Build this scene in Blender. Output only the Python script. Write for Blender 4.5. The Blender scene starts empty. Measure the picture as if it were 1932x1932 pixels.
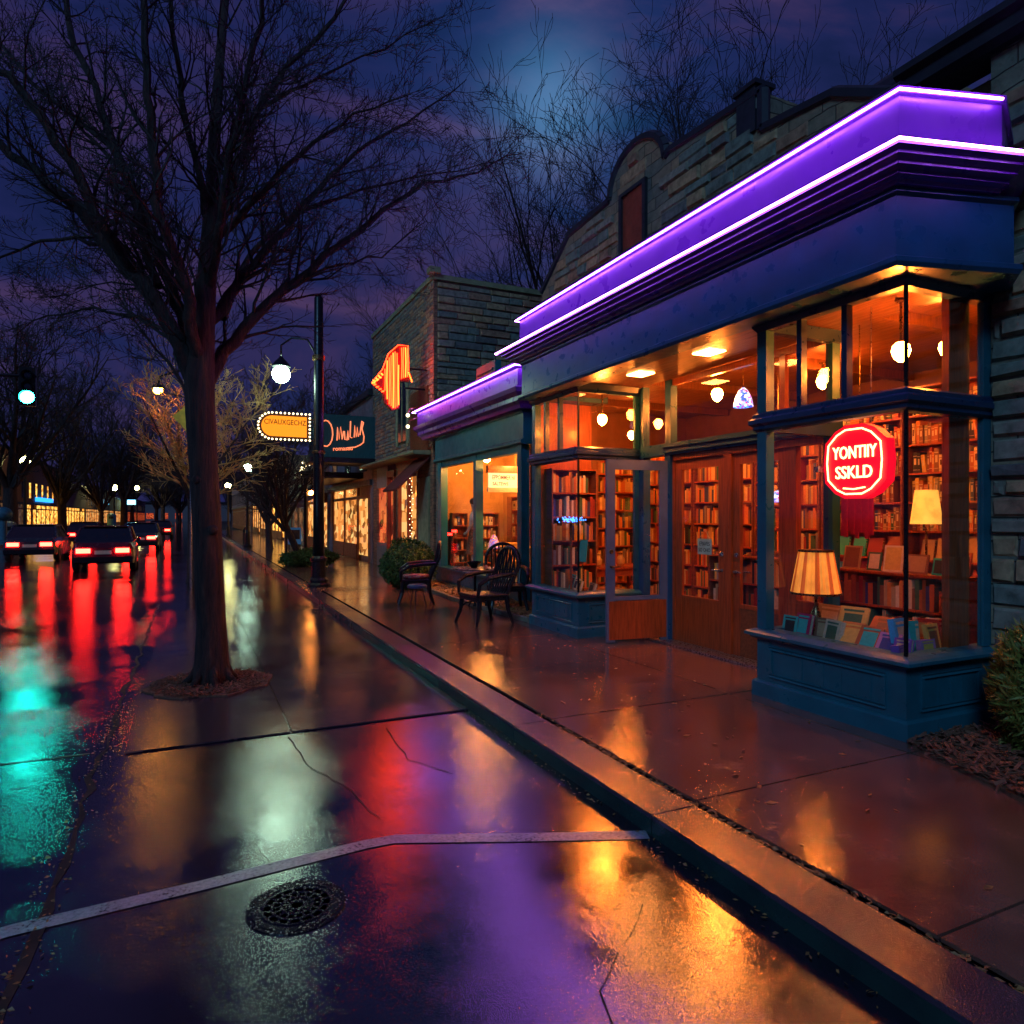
import bpy, math, random
from mathutils import Vector, Matrix
R = math.radians
rnd = random.Random(7)
sc = bpy.context.scene
COL = sc.collection
F = 1288.0; HX, HY = 966.0, 975.0
YAW = R(25.12); S_, C_ = math.sin(YAW), math.cos(YAW)
CAMZ = 1.8
def P(px, py, D):
    """point of the world seen at (px,py) of a 1932 px wide view at depth D"""
    r = (px-HX)/F*D
    return Vector((D*S_+r*C_, D*C_-r*S_, CAMZ-(py-HY)/F*D))

# ------------------------------------------------------------------ helpers
def tag(o, label=None, cat=None, group=None, kind=None):
    if label: o['label'] = label
    if cat: o['category'] = cat
    if group: o['group'] = group
    if kind: o['kind'] = kind
    return o
def thing(name, label, cat, loc=(0,0,0), rz=0, group=None):
    o = bpy.data.objects.new(name, None); COL.objects.link(o)
    o.location = loc; o.rotation_euler = (0,0,rz); o.empty_display_size = .1
    return tag(o, label, cat, group)
class MB:
    def __init__(s): s.v=[]; s.f=[]; s.m=[]
    def add(s, vs, fs, m=0, M=None):
        b=len(s.v)
        s.v += [tuple(M@Vector(v)) for v in vs] if M is not None else [tuple(v) for v in vs]
        s.f += [tuple(b+i for i in f) for f in fs]; s.m += [m]*len(fs)
        return s
    def box(s, x0,x1,y0,y1,z0,z1, m=0, M=None):
        vs=[(x,y,z) for z in (z0,z1) for y in (y0,y1) for x in (x0,x1)]
        return s.add(vs, [(0,2,3,1),(4,5,7,6),(0,1,5,4),(2,6,7,3),(0,4,6,2),(1,3,7,5)], m, M)
    def tube(s, pts, rs, n=6, m=0, M=None, cap=True):
        pts=[Vector(p) for p in pts]
        if not isinstance(rs,(list,tuple)): rs=[rs]*len(pts)
        vs=[]; fs=[]; up=None
        for i,p in enumerate(pts):
            d=(pts[min(i+1,len(pts)-1)]-pts[max(i-1,0)])
            d = d.normalized() if d.length>1e-9 else Vector((0,0,1))
            if up is None: up = Vector((1,0,0)) if abs(d.x)<.8 else Vector((0,1,0))
            a=d.cross(up).normalized() if d.cross(up).length>1e-6 else Vector((0,1,0)); b=d.cross(a); up=-b if False else a.cross(d)
            for k in range(n):
                t=2*math.pi*k/n; vs.append(p+(a*math.cos(t)+b*math.sin(t))*rs[i])
        for i in range(len(pts)-1):
            for k in range(n):
                k2=(k+1)%n; fs.append((i*n+k,i*n+k2,(i+1)*n+k2,(i+1)*n+k))
        if cap:
            fs.append(tuple(range(n))[::-1]); fs.append(tuple((len(pts)-1)*n+k for k in range(n)))
        return s.add(vs,fs,m,M)
    def lathe(s, prof, n=16, m=0, M=None, cap=True):
        vs=[(r*math.cos(2*math.pi*k/n), r*math.sin(2*math.pi*k/n), z) for r,z in prof for k in range(n)]
        fs=[(i*n+k,i*n+(k+1)%n,(i+1)*n+(k+1)%n,(i+1)*n+k) for i in range(len(prof)-1) for k in range(n)]
        if cap: fs.append(tuple(range(n))[::-1]); fs.append(tuple((len(prof)-1)*n+k for k in range(n)))
        return s.add(vs,fs,m,M)
    def prism(s, poly, z0, z1, m=0, M=None):
        n=len(poly); vs=[(x,y,z0) for x,y in poly]+[(x,y,z1) for x,y in poly]
        fs=[tuple(range(n))[::-1], tuple(range(n,2*n))]+[(i,(i+1)%n,n+(i+1)%n,n+i) for i in range(n)]
        return s.add(vs,fs,m,M)
    def sphere(s, c, r, n=16, k=10, m=0, sz=1.0):
        prof=[(max(1e-4,r*math.sin(math.pi*i/k)), -r*sz*math.cos(math.pi*i/k)) for i in range(k+1)]
        return s.lathe(prof,n,m,Matrix.Translation(c),cap=False)
    def sweep(s, path, prof, m=0, closed=True):
        """prof = [(outward offset,z)] swept along a plan polyline; outward = right of travel"""
        n=len(prof); N=len(path); vs=[]
        for i,(x,y) in enumerate(path):
            def nrm(a,b):
                dx,dy=b[0]-a[0],b[1]-a[1]; l=math.hypot(dx,dy); return (dy/l,-dx/l)
            if i==0: ox,oy=nrm(path[0],path[1])
            elif i==N-1: ox,oy=nrm(path[-2],path[-1])
            else:
                a=nrm(path[i-1],path[i]); b=nrm(path[i],path[i+1])
                k=1+a[0]*b[0]+a[1]*b[1]; ox,oy=(a[0]+b[0])/k,(a[1]+b[1])/k
            for o,z in prof: vs.append((x+ox*o,y+oy*o,z))
        fs=[]
        for i in range(N-1):
            for k in range(n):
                k2=(k+1)%n; fs.append((i*n+k,(i+1)*n+k,(i+1)*n+k2,i*n+k2))
        fs.append(tuple(range(n))); fs.append(tuple((N-1)*n+k for k in range(n))[::-1])
        return s.add(vs,fs,m)
    def seg(s, p0, p1, z0, z1, o0, o1, m=0):
        return s.sweep([p0,p1],[(o0,z0),(o1,z0),(o1,z1),(o0,z1)],m)
    def build(s, name, mats, parent=None, smooth=False, world=False):
        me=bpy.data.meshes.new(name); me.from_pydata(s.v,[],s.f)
        if not isinstance(mats,(list,tuple)): mats=[mats]
        for m in mats: me.materials.append(m)
        if len(mats)>1: me.polygons.foreach_set('material_index', s.m)
        if smooth: me.polygons.foreach_set('use_smooth',[True]*len(me.polygons))
        me.update()
        o=bpy.data.objects.new(name,me); COL.objects.link(o)
        if parent:
            o.parent=parent
            if world: o.location = -root_loc(parent)
        return o
def root_loc(o):
    l=Vector(o.location)
    while o.parent: o=o.parent; l=l+Vector(o.location)
    return l
def copy_tree(o, parent=None):
    c=o.copy(); COL.objects.link(c)
    if parent: c.parent=parent
    for ch in o.children: copy_tree(ch,c)
    return c
def T(x,y,z): return Matrix.Translation((x,y,z))
def RZ(a): return Matrix.Rotation(a,4,'Z')
def RX(a): return Matrix.Rotation(a,4,'X')
def RY(a): return Matrix.Rotation(a,4,'Y')
FACE_NX = Matrix(((0,0,-1,0),(-1,0,0,0),(0,1,0,0),(0,0,0,1)))   # readable when looking +x
FACE_NY = Matrix(((1,0,0,0),(0,0,-1,0),(0,1,0,0),(0,0,0,1)))    # readable when looking +y
def text_mb(mb, body, size, M, sx=1.0, ext=.003, m=0, bold=0.0):
    cu=bpy.data.curves.new('txt','FONT'); cu.body=body; cu.size=size; cu.extrude=ext; cu.offset=bold
    cu.align_x='CENTER'; cu.align_y='CENTER'; cu.resolution_u=3
    o=bpy.data.objects.new('txt',cu); COL.objects.link(o)
    dg=bpy.context.evaluated_depsgraph_get(); me=bpy.data.meshes.new_from_object(o.evaluated_get(dg))
    mb.add([(v.co.x*sx,v.co.y,v.co.z) for v in me.vertices],[tuple(p.vertices) for p in me.polygons],m,M)
    bpy.data.objects.remove(o); bpy.data.meshes.remove(me); bpy.data.curves.remove(cu)

# ------------------------------------------------------------------ materials
def nodes(name):
    m=bpy.data.materials.new(name); m.use_nodes=True; nt=m.node_tree
    return m, nt, nt.nodes['Principled BSDF'], nt.nodes['Material Output']
def rgb(c): return (c[0],c[1],c[2],1)
def noise(nt, scale, detail=4, rough=.6, vec=None, typ='NOISE'):
    n=nt.nodes.new('ShaderNodeTexNoise'); n.inputs['Scale'].default_value=scale
    n.inputs['Detail'].default_value=detail; n.inputs['Roughness'].default_value=rough
    if vec is None:
        tc=nt.nodes.new('ShaderNodeTexCoord'); vec=tc.outputs['Object']
    nt.links.new(vec,n.inputs['Vector']); return n
def mapping(nt, scale):
    tc=nt.nodes.new('ShaderNodeTexCoord'); mp=nt.nodes.new('ShaderNodeMapping')
    mp.inputs['Scale'].default_value=scale; nt.links.new(tc.outputs['Object'],mp.inputs['Vector']); return mp.outputs['Vector']
def ramp(nt, fac, stops):
    r=nt.nodes.new('ShaderNodeValToRGB'); e=r.color_ramp.elements
    e[0].position,e[0].color=stops[0][0],rgb(stops[0][1]); e[1].position,e[1].color=stops[-1][0],rgb(stops[-1][1])
    for p,c in stops[1:-1]:
        x=e.new(p); x.color=rgb(c)
    nt.links.new(fac,r.inputs['Fac']); return r
def g(v): return (v,v,v)
def bump(nt, bs, h, strength=.3, dist=.01, prev=None):
    b=nt.nodes.new('ShaderNodeBump'); b.inputs['Strength'].default_value=strength; b.inputs['Distance'].default_value=dist
    nt.links.new(h,b.inputs['Height'])
    if prev is not None: nt.links.new(prev.outputs['Normal'],b.inputs['Normal'])
    nt.links.new(b.outputs['Normal'],bs.inputs['Normal']); return b
def pbr(name, col, rough=.6, metal=0, var=.25, scale=6, bs_=.15, spec=.5, stretch=None, coat=0):
    m,nt,b,o=nodes(name)
    vec=mapping(nt,stretch) if stretch else None
    n=noise(nt,scale,5,.6,vec)
    lo=tuple(max(0,c*(1-var)) for c in col); hi=tuple(min(1,c*(1+var)) for c in col)
    r=ramp(nt,n.outputs['Fac'],[(.3,lo),(.7,hi)]); nt.links.new(r.outputs['Color'],b.inputs['Base Color'])
    n2=noise(nt,scale*2.3,3,.5,vec)
    rr=ramp(nt,n2.outputs['Fac'],[(.3,g(max(.03,rough-.12))),(.7,g(min(1,rough+.12)))]); nt.links.new(rr.outputs['Color'],b.inputs['Roughness'])
    b.inputs['Metallic'].default_value=metal; b.inputs['Specular IOR Level'].default_value=spec
    if coat: b.inputs['Coat Weight'].default_value=coat; b.inputs['Coat Roughness'].default_value=.12
    if bs_: bump(nt,b,n.outputs['Fac'],bs_,.01)
    return m
def emis(name, col, st, base=(.02,.02,.02)):
    m,nt,b,o=nodes(name)
    b.inputs['Base Color'].default_value=rgb(base)
    b.inputs['Emission Color'].default_value=rgb(col); b.inputs['Emission Strength'].default_value=st
    return m
def stone(name, c1, c2, mortar, w=.5, h=.2, bs_=.6):
    m,nt,b,o=nodes(name)
    tc=nt.nodes.new('ShaderNodeTexCoord'); sx=nt.nodes.new('ShaderNodeSeparateXYZ'); nt.links.new(tc.outputs['Object'],sx.inputs[0])
    ad=nt.nodes.new('ShaderNodeMath'); ad.operation='ADD'; nt.links.new(sx.outputs['X'],ad.inputs[0]); nt.links.new(sx.outputs['Y'],ad.inputs[1])
    nz=noise(nt,1.7,2,.5); mm=nt.nodes.new('ShaderNodeMath'); mm.operation='MULTIPLY_ADD'; mm.inputs[1].default_value=.16
    nt.links.new(nz.outputs['Fac'],mm.inputs[0]); nt.links.new(sx.outputs['Z'],mm.inputs[2])
    cb=nt.nodes.new('ShaderNodeCombineXYZ'); nt.links.new(ad.outputs[0],cb.inputs['X']); nt.links.new(mm.outputs[0],cb.inputs['Y'])
    bk=nt.nodes.new('ShaderNodeTexBrick'); nt.links.new(cb.outputs[0],bk.inputs['Vector'])
    bk.inputs['Scale'].default_value=1; bk.inputs['Brick Width'].default_value=w; bk.inputs['Row Height'].default_value=h
    bk.inputs['Mortar Size'].default_value=.009; bk.inputs['Mortar Smooth'].default_value=.9
    bk.inputs['Color1'].default_value=rgb(c1); bk.inputs['Color2'].default_value=rgb(c2); bk.inputs['Mortar'].default_value=rgb(mortar)
    bk.offset=.37; bk.squash=1.6; bk.squash_frequency=3
    n=noise(nt,7,7,.7); mx=nt.nodes.new('ShaderNodeMix'); mx.data_type='RGBA'; mx.blend_type='MULTIPLY'; mx.inputs[0].default_value=.75
    r=ramp(nt,n.outputs['Fac'],[(.25,g(.35)),(.75,g(1.3))])
    nt.links.new(bk.outputs['Color'],mx.inputs[6]); nt.links.new(r.outputs['Color'],mx.inputs[7]); nt.links.new(mx.outputs[2],b.inputs['Base Color'])
    b.inputs['Roughness'].default_value=.75
    inv=nt.nodes.new('ShaderNodeMath'); inv.operation='MULTIPLY_ADD'; inv.inputs[1].default_value=-1.0; nt.links.new(bk.outputs['Fac'],inv.inputs[0])
    nt.links.new(n.outputs['Fac'],inv.inputs[2]); bump(nt,b,inv.outputs[0],bs_,.03)
    return m
def glass(name, tint=(1,1,1), refl=1.0):
    m=bpy.data.materials.new(name); m.use_nodes=True; nt=m.node_tree; nt.nodes.clear()
    o=nt.nodes.new('ShaderNodeOutputMaterial'); mx=nt.nodes.new('ShaderNodeMixShader'); t=nt.nodes.new('ShaderNodeBsdfTransparent'); gl=nt.nodes.new('ShaderNodeBsdfGlossy')
    t.inputs['Color'].default_value=rgb(tint); gl.inputs['Roughness'].default_value=.01; gl.inputs['Color'].default_value=rgb(g(refl))
    fr=nt.nodes.new('ShaderNodeFresnel'); ge=nt.nodes.new('ShaderNodeNewGeometry'); io=nt.nodes.new('ShaderNodeMath'); io.operation='MULTIPLY_ADD'
    io.inputs[1].default_value=1/1.35-1.35; io.inputs[2].default_value=1.35; nt.links.new(ge.outputs['Backfacing'],io.inputs[0]); nt.links.new(io.outputs[0],fr.inputs['IOR'])
    n=noise(nt,1.3,2,.5); bp=nt.nodes.new('ShaderNodeBump'); bp.inputs['Strength'].default_value=.03; bp.inputs['Distance'].default_value=.02
    nt.links.new(n.outputs['Fac'],bp.inputs['Height']); nt.links.new(bp.outputs['Normal'],gl.inputs['Normal'])
    nt.links.new(fr.outputs[0],mx.inputs[0]); nt.links.new(t.outputs[0],mx.inputs[1]); nt.links.new(gl.outputs[0],mx.inputs[2]); nt.links.new(mx.outputs[0],o.inputs[0])
    return m
def wet(name, dark, light, rlo, rhi, puddle=.9, fine=140, fb=.10, spec=.9, ior=1.6):
    m,nt,b,o=nodes(name)
    n1=noise(nt,.55,5,.55); n2=noise(nt,3.0,6,.6); n3=noise(nt,fine,2,.5)
    r=ramp(nt,n2.outputs['Fac'],[(.3,dark),(.7,light)]); nt.links.new(r.outputs['Color'],b.inputs['Base Color'])
    ad=nt.nodes.new('ShaderNodeMath'); ad.operation='MULTIPLY_ADD'; ad.inputs[1].default_value=.35
    nt.links.new(n2.outputs['Fac'],ad.inputs[0]); nt.links.new(n1.outputs['Fac'],ad.inputs[2])
    rr=ramp(nt,ad.outputs[0],[(.45,g(rlo)),(.92,g(rhi))]); nt.links.new(rr.outputs['Color'],b.inputs['Roughness'])
    b.inputs['Specular IOR Level'].default_value=spec; b.inputs['IOR'].default_value=ior
    # grain only where the water film is thin
    gm=ramp(nt,ad.outputs[0],[(.45,g(.15)),(.88,g(1))]); mu=nt.nodes.new('ShaderNodeMath'); mu.operation='MULTIPLY'
    nt.links.new(gm.outputs['Color'],mu.inputs[0]); nt.links.new(n3.outputs['Fac'],mu.inputs[1])
    b1=bump(nt,b,mu.outputs[0],fb,.004)
    n4=noise(nt,4.5,2,.5); bump(nt,b,n4.outputs['Fac'],.10,.012,b1)
    return m

M={}
M['asphalt']=wet('wet_asphalt',(.006,.005,.010),(.014,.011,.022),.035,.10,fine=170,fb=.36,spec=1.0,ior=2.0)
M['concrete']=wet('wet_concrete',(.12,.055,.038),(.23,.115,.08),.045,.13,fine=120,fb=.40,spec=1.0,ior=2.05)
M['island']=wet('wet_island_concrete',(.03,.024,.030),(.06,.046,.052),.07,.20,fine=90,fb=.35,spec=.9)
M['kerb']=wet('wet_kerb',(.045,.028,.045),(.09,.06,.085),.10,.28,fine=130,fb=.9,spec=.9,ior=1.8)
M['kerbface']=wet('painted_kerb_face',(.01,.03,.028),(.015,.06,.05),.2,.45,fine=120,fb=.5,spec=.6)
M['whiteline_old']=wet('wet_white_paint',(.30,.30,.34),(.50,.50,.55),.10,.30,fine=120,fb=.4,spec=.8)
def worn():
    m,nt,b,o=nodes('worn_white_paint'); n=noise(nt,55,6,.75); n2=noise(nt,5,4,.6)
    ad=nt.nodes.new('ShaderNodeMath'); ad.operation='MULTIPLY_ADD'; ad.inputs[1].default_value=.55; nt.links.new(n2.outputs['Fac'],ad.inputs[0]); nt.links.new(n.outputs['Fac'],ad.inputs[2])
    r=ramp(nt,ad.outputs[0],[(.60,(.03,.03,.04)),(.69,(.26,.26,.31)),(.95,(.42,.42,.48))]); nt.links.new(r.outputs['Color'],b.inputs['Base Color'])
    b.inputs['Roughness'].default_value=.16; b.inputs['IOR'].default_value=1.8; bump(nt,b,n.outputs['Fac'],.4,.004); return m
M['whiteline']=worn()
M['earth']=pbr('dark_earth',(.03,.025,.02),.9,var=.5,scale=3)
M['teal']=pbr('teal_paint',(.012,.12,.16),.38,var=.18,scale=4,bs_=.06)
M['blue']=pbr('blue_paint',(.010,.075,.16),.35,var=.18,scale=3,bs_=.05)
M['navy']=pbr('navy_paint',(.008,.035,.09),.35,var=.2,scale=4,bs_=.05)
M['purple']=pbr('neon_tinted_paint',(.15,.035,.36),.35,var=.10,scale=2,bs_=.03)  # violet of the neon light put into the cornice paint colour
M['shopteal']=pbr('sea_green_paint',(.012,.17,.19),.4,var=.2,scale=3,bs_=.06)
M['greydoor']=pbr('grey_blue_paint',(.10,.14,.21),.4,var=.15,scale=5,bs_=.05)
M['black']=pbr('black_metal',(.012,.012,.014),.35,metal=.3,var=.3,scale=20,bs_=.1)
M['cap']=pbr('dark_coping',(.02,.02,.03),.5,var=.3,scale=5)
M['wood']=pbr('red_brown_wood',(.34,.065,.014),.38,var=.4,scale=5,stretch=(8,8,.6),bs_=.12,coat=.3)
M['woodx']=pbr('brown_board_ceiling',(.17,.06,.02),.42,var=.4,scale=5,stretch=(7,.35,1),bs_=.12)
M['woodd']=pbr('dark_shelf_wood',(.20,.06,.02),.45,var=.35,scale=5,stretch=(6,.8,6),bs_=.12)
M['floorw']=pbr('plank_floor',(.16,.06,.025),.4,var=.4,scale=4,stretch=(6,.6,1))
M['plaster']=pbr('ochre_plaster',(.48,.26,.10),.7,var=.2,scale=2)
M['plasterdk']=pbr('brown_plaster',(.14,.05,.02),.7,var=.25,scale=2)
M['stone']=stone('tan_stone',(.42,.26,.14),(.18,.18,.14),(.07,.055,.04),.50,.19,1.0)
M['stone2']=stone('grey_stone',(.36,.26,.15),(.14,.17,.14),(.09,.08,.065),.58,.17,1.0)
M['brick2']=stone('rough_brown_brick',(.42,.19,.10),(.24,.12,.07),(.07,.05,.04),.30,.10,1.0)
M['brick']=stone('brown_brick',(.26,.13,.08),(.16,.09,.07),(.06,.05,.045),.22,.075,.7)
M['stucco']=pbr('brown_stucco',(.34,.17,.085),.85,var=.25,scale=8,bs_=.6)
M['stuccog']=pbr('olive_stucco',(.27,.25,.13),.85,var=.25,scale=6,bs_=.4)
M['stuccop']=pbr('mauve_stucco',(.22,.16,.17),.85,var=.25,scale=6,bs_=.4)
M['greypaint']=pbr('grey_panel',(.20,.19,.17),.6,var=.15,scale=4)
M['darkred']=pbr('dark_red_cloth',(.12,.02,.015),.8,var=.25,scale=10)
M['redpaint']=pbr('red_painted_wood',(.35,.05,.02),.45,var=.25,scale=6)
M['bark']=None
M['glass']=glass('window_glass')
M['foliage']=pbr('bush_leaf',(.06,.13,.02),.6,var=.6,scale=18,bs_=0)
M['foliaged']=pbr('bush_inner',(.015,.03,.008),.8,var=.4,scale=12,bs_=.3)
M['conifer']=pbr('conifer_leaf',(.20,.20,.03),.6,var=.5,scale=15,bs_=0)
M['mulch']=pbr('bark_mulch',(.13,.06,.03),.85,var=.6,scale=30,bs_=.8)
M['chip']=pbr('mulch_chip',(.16,.06,.03),.7,var=.6,scale=25,bs_=0)
M['leaf']=pbr('dry_leaf',(.35,.16,.05),.6,var=.5,scale=20,bs_=0)
M['steel']=pbr('dull_steel',(.35,.35,.36),.3,metal=.9,var=.15,scale=20)
M['brass']=pbr('dark_brass',(.25,.15,.06),.3,metal=.9,var=.2,scale=20)
M['cream']=pbr('cream_card',(.62,.52,.36),.6,var=.15,scale=20)
M['page']=pbr('book_pages',(.60,.50,.34),.8,var=.2,scale=60)
M['cloth']=pbr('white_cloth',(.75,.68,.58),.8,var=.1,scale=10)
M['iron']=pbr('cast_iron',(.006,.006,.010),.20,metal=0,var=.4,scale=25,bs_=.04,spec=.5)
M['signteal']=pbr('awning_canvas',(.008,.07,.085),.7,var=.25,scale=6,stretch=(6,6,.5))
M['carpaint']=pbr('dark_red_car_paint',(.10,.008,.012),.22,var=.1,scale=3,bs_=0,coat=1)
M['carpaint2']=pbr('dark_grey_car_paint',(.03,.032,.04),.22,var=.1,scale=3,bs_=0,coat=1)
M['rubber']=pbr('rubber',(.012,.012,.012),.7,var=.2,scale=30)
M['carglass']=pbr('car_glass',(.01,.012,.015),.06,var=.1,scale=3,bs_=0,spec=1)
M['globe']=emis('warm_globe',(1,.23,.026),390)
M['globe2']=emis('warm_globe_dim',(1,.30,.045),90)
M['globe3']=emis('warm_globe_bright',(1,.34,.06),520)
M['soffitlamp']=emis('soffit_lamp_glow',(1,.32,.07),70)
M['neon']=emis('violet_neon',(.52,.17,1.0),36)
M['neonred']=emis('red_sign_face',(1.0,.002,.018),1.0,base=(.4,.005,.03))
M['neonyel']=emis('pale_yellow_tube',(1,.72,.26),4.5)
M['neonor']=emis('orange_tube',(1,.022,.003),20)
M['neonye2']=emis('yellow_orange_tube',(1,.09,.010),11)
M['scriptor']=emis('salmon_tube',(1,.22,.09),1.6)
M['blueglow']=emis('blue_string_glow',(.04,.20,1),7)
M['gold']=emis('amber_sign_face',(1,.30,.01),1.3,base=(.5,.2,.02))
M['golddk']=pbr('brown_sign_lettering',(.10,.03,.01),.6)
M['bulb']=emis('cream_bulb',(1,.80,.42),5)
M['streetglobe']=emis('green_white_globe',(.62,1,.72),70)
M['streetfar']=emis('far_yellow_globe',(1,.95,.35),70)
M['amber']=emis('amber_lamp_glow',(1,.36,.04),120)
M['tealsig']=emis('teal_signal_lens',(.010,.85,.68),130)
M['tail']=emis('tail_light_glow',(1,.012,.007),75)
M['lit']=None
def shade_mat(name,c,st,sc_=12):
    m,nt,b,o=nodes(name); n=noise(nt,sc_,3,.6)
    r=ramp(nt,n.outputs['Fac'],[(.3,tuple(x*.5 for x in c)),(.7,c)]); nt.links.new(r.outputs['Color'],b.inputs['Emission Color'])
    b.inputs['Emission Strength'].default_value=st; b.inputs['Base Color'].default_value=rgb(c); b.inputs['Roughness'].default_value=.7
    return m
M['pleat']=shade_mat('lit_pleated_shade',(1,.30,.035),.95,9)
M['pleatdk']=shade_mat('lit_pleat_fold',(1,.16,.015),.35,9)
M['shade']=shade_mat('lit_yellow_shade',(1,.55,.08),1.3,5)
def mosaic(name, cols, st):
    m,nt,b,o=nodes(name); v=nt.nodes.new('ShaderNodeTexVoronoi'); v.inputs['Scale'].default_value=34
    tc=nt.nodes.new('ShaderNodeTexCoord'); nt.links.new(tc.outputs['Object'],v.inputs['Vector'])
    sp=nt.nodes.new('ShaderNodeSeparateColor'); nt.links.new(v.outputs['Color'],sp.inputs[0])
    r=ramp(nt,sp.outputs[0],[(i/(len(cols)-1),c) for i,c in enumerate(cols)]); nt.links.new(r.outputs['Color'],b.inputs['Emission Color']); nt.links.new(r.outputs['Color'],b.inputs['Base Color'])
    b.inputs['Emission Strength'].default_value=st; return m
M['tiffany']=mosaic('stained_glass_blue',[(.01,.05,.5),(.1,.4,1),(.8,.9,1),(.02,.1,.8),(.5,.05,.2)],1.5)
M['tiffany2']=mosaic('stained_glass_mixed',[(.02,.05,.7),(1,.4,.05),(.05,.2,1),(.8,.1,.05),(1,.7,.2)],1.0)
def litwin(name, c1, c2, st):
    m,nt,b,o=nodes(name)
    v=nt.nodes.new('ShaderNodeTexVoronoi'); v.inputs['Scale'].default_value=2.3; v.distance='CHEBYCHEV'
    vec=mapping(nt,(1,1,1.6)); nt.links.new(vec,v.inputs['Vector']); sp=nt.nodes.new('ShaderNodeSeparateColor'); nt.links.new(v.outputs['Color'],sp.inputs[0])
    r=ramp(nt,sp.outputs[0],[(.0,tuple(x*.05 for x in c1)),(.45,c1),(1,c2)]); nt.links.new(r.outputs['Color'],b.inputs['Emission Color'])
    b.inputs['Base Color'].default_value=(.02,.02,.02,1); b.inputs['Roughness'].default_value=.1; b.inputs['Emission Strength'].default_value=st; return m
M['litwarm']=litwin('lit_window_warm',(.9,.28,.05),(1,.62,.2),1.1)
M['litred']=litwin('lit_window_red',(.6,.05,.02),(1,.2,.05),.8)
M['litgold']=litwin('lit_window_gold',(1,.35,.04),(1,.7,.15),1.8)
M['litdim']=litwin('lit_window_dim',(.10,.05,.03),(.25,.12,.05),.5)
M['litblue']=emis('blue_window_sign',(.02,.25,1),3)
M['darkwin']=pbr('dark_pane',(.01,.014,.02),.06,bs_=0,spec=1)
def barkm():
    m,nt,b,o=nodes('tree_bark')
    vec=mapping(nt,(1,1,.12)); n=noise(nt,20,6,.7,vec); n2=noise(nt,3,3,.5)
    r=ramp(nt,n.outputs['Fac'],[(.38,(.006,.003,.003)),(.6,(.060,.022,.016)),(.76,(.13,.055,.04))]); nt.links.new(r.outputs['Color'],b.inputs['Base Color'])
    b.inputs['Roughness'].default_value=.7; bump(nt,b,n.outputs['Fac'],1.0,.07); return m
M['bark']=barkm()
M['twig']=pbr('dark_twigs',(.035,.022,.022),.8,var=.3,scale=4,bs_=0)
M['twigw']=pbr('amber_lit_twigs',(.62,.34,.10),.7,var=.3,scale=4,bs_=0)  # amber glow of the lamp put into the twig colour
def bookm(i,c): return pbr('book_cover_%s'%i,c,.5,var=.12,scale=30,bs_=.05)
BC={'dark red':(.30,.03,.02),'brown':(.22,.09,.04),'orange':(.60,.20,.04),'cream':(.65,.50,.30),'tan':(.42,.27,.13),'dark green':(.04,.12,.06),'navy blue':(.03,.05,.20),
    'black':(.02,.02,.02),'golden':(.62,.38,.08),'grey':(.25,.22,.2),'rust':(.40,.11,.03),'purple':(.25,.08,.35),'light blue':(.10,.42,.65),'teal':(.03,.40,.34),'crimson':(.5,.02,.08),'mauve':(.4,.18,.35)}
BM={k:bookm(k.replace(' ','_'),c) for k,c in BC.items()}

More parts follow.
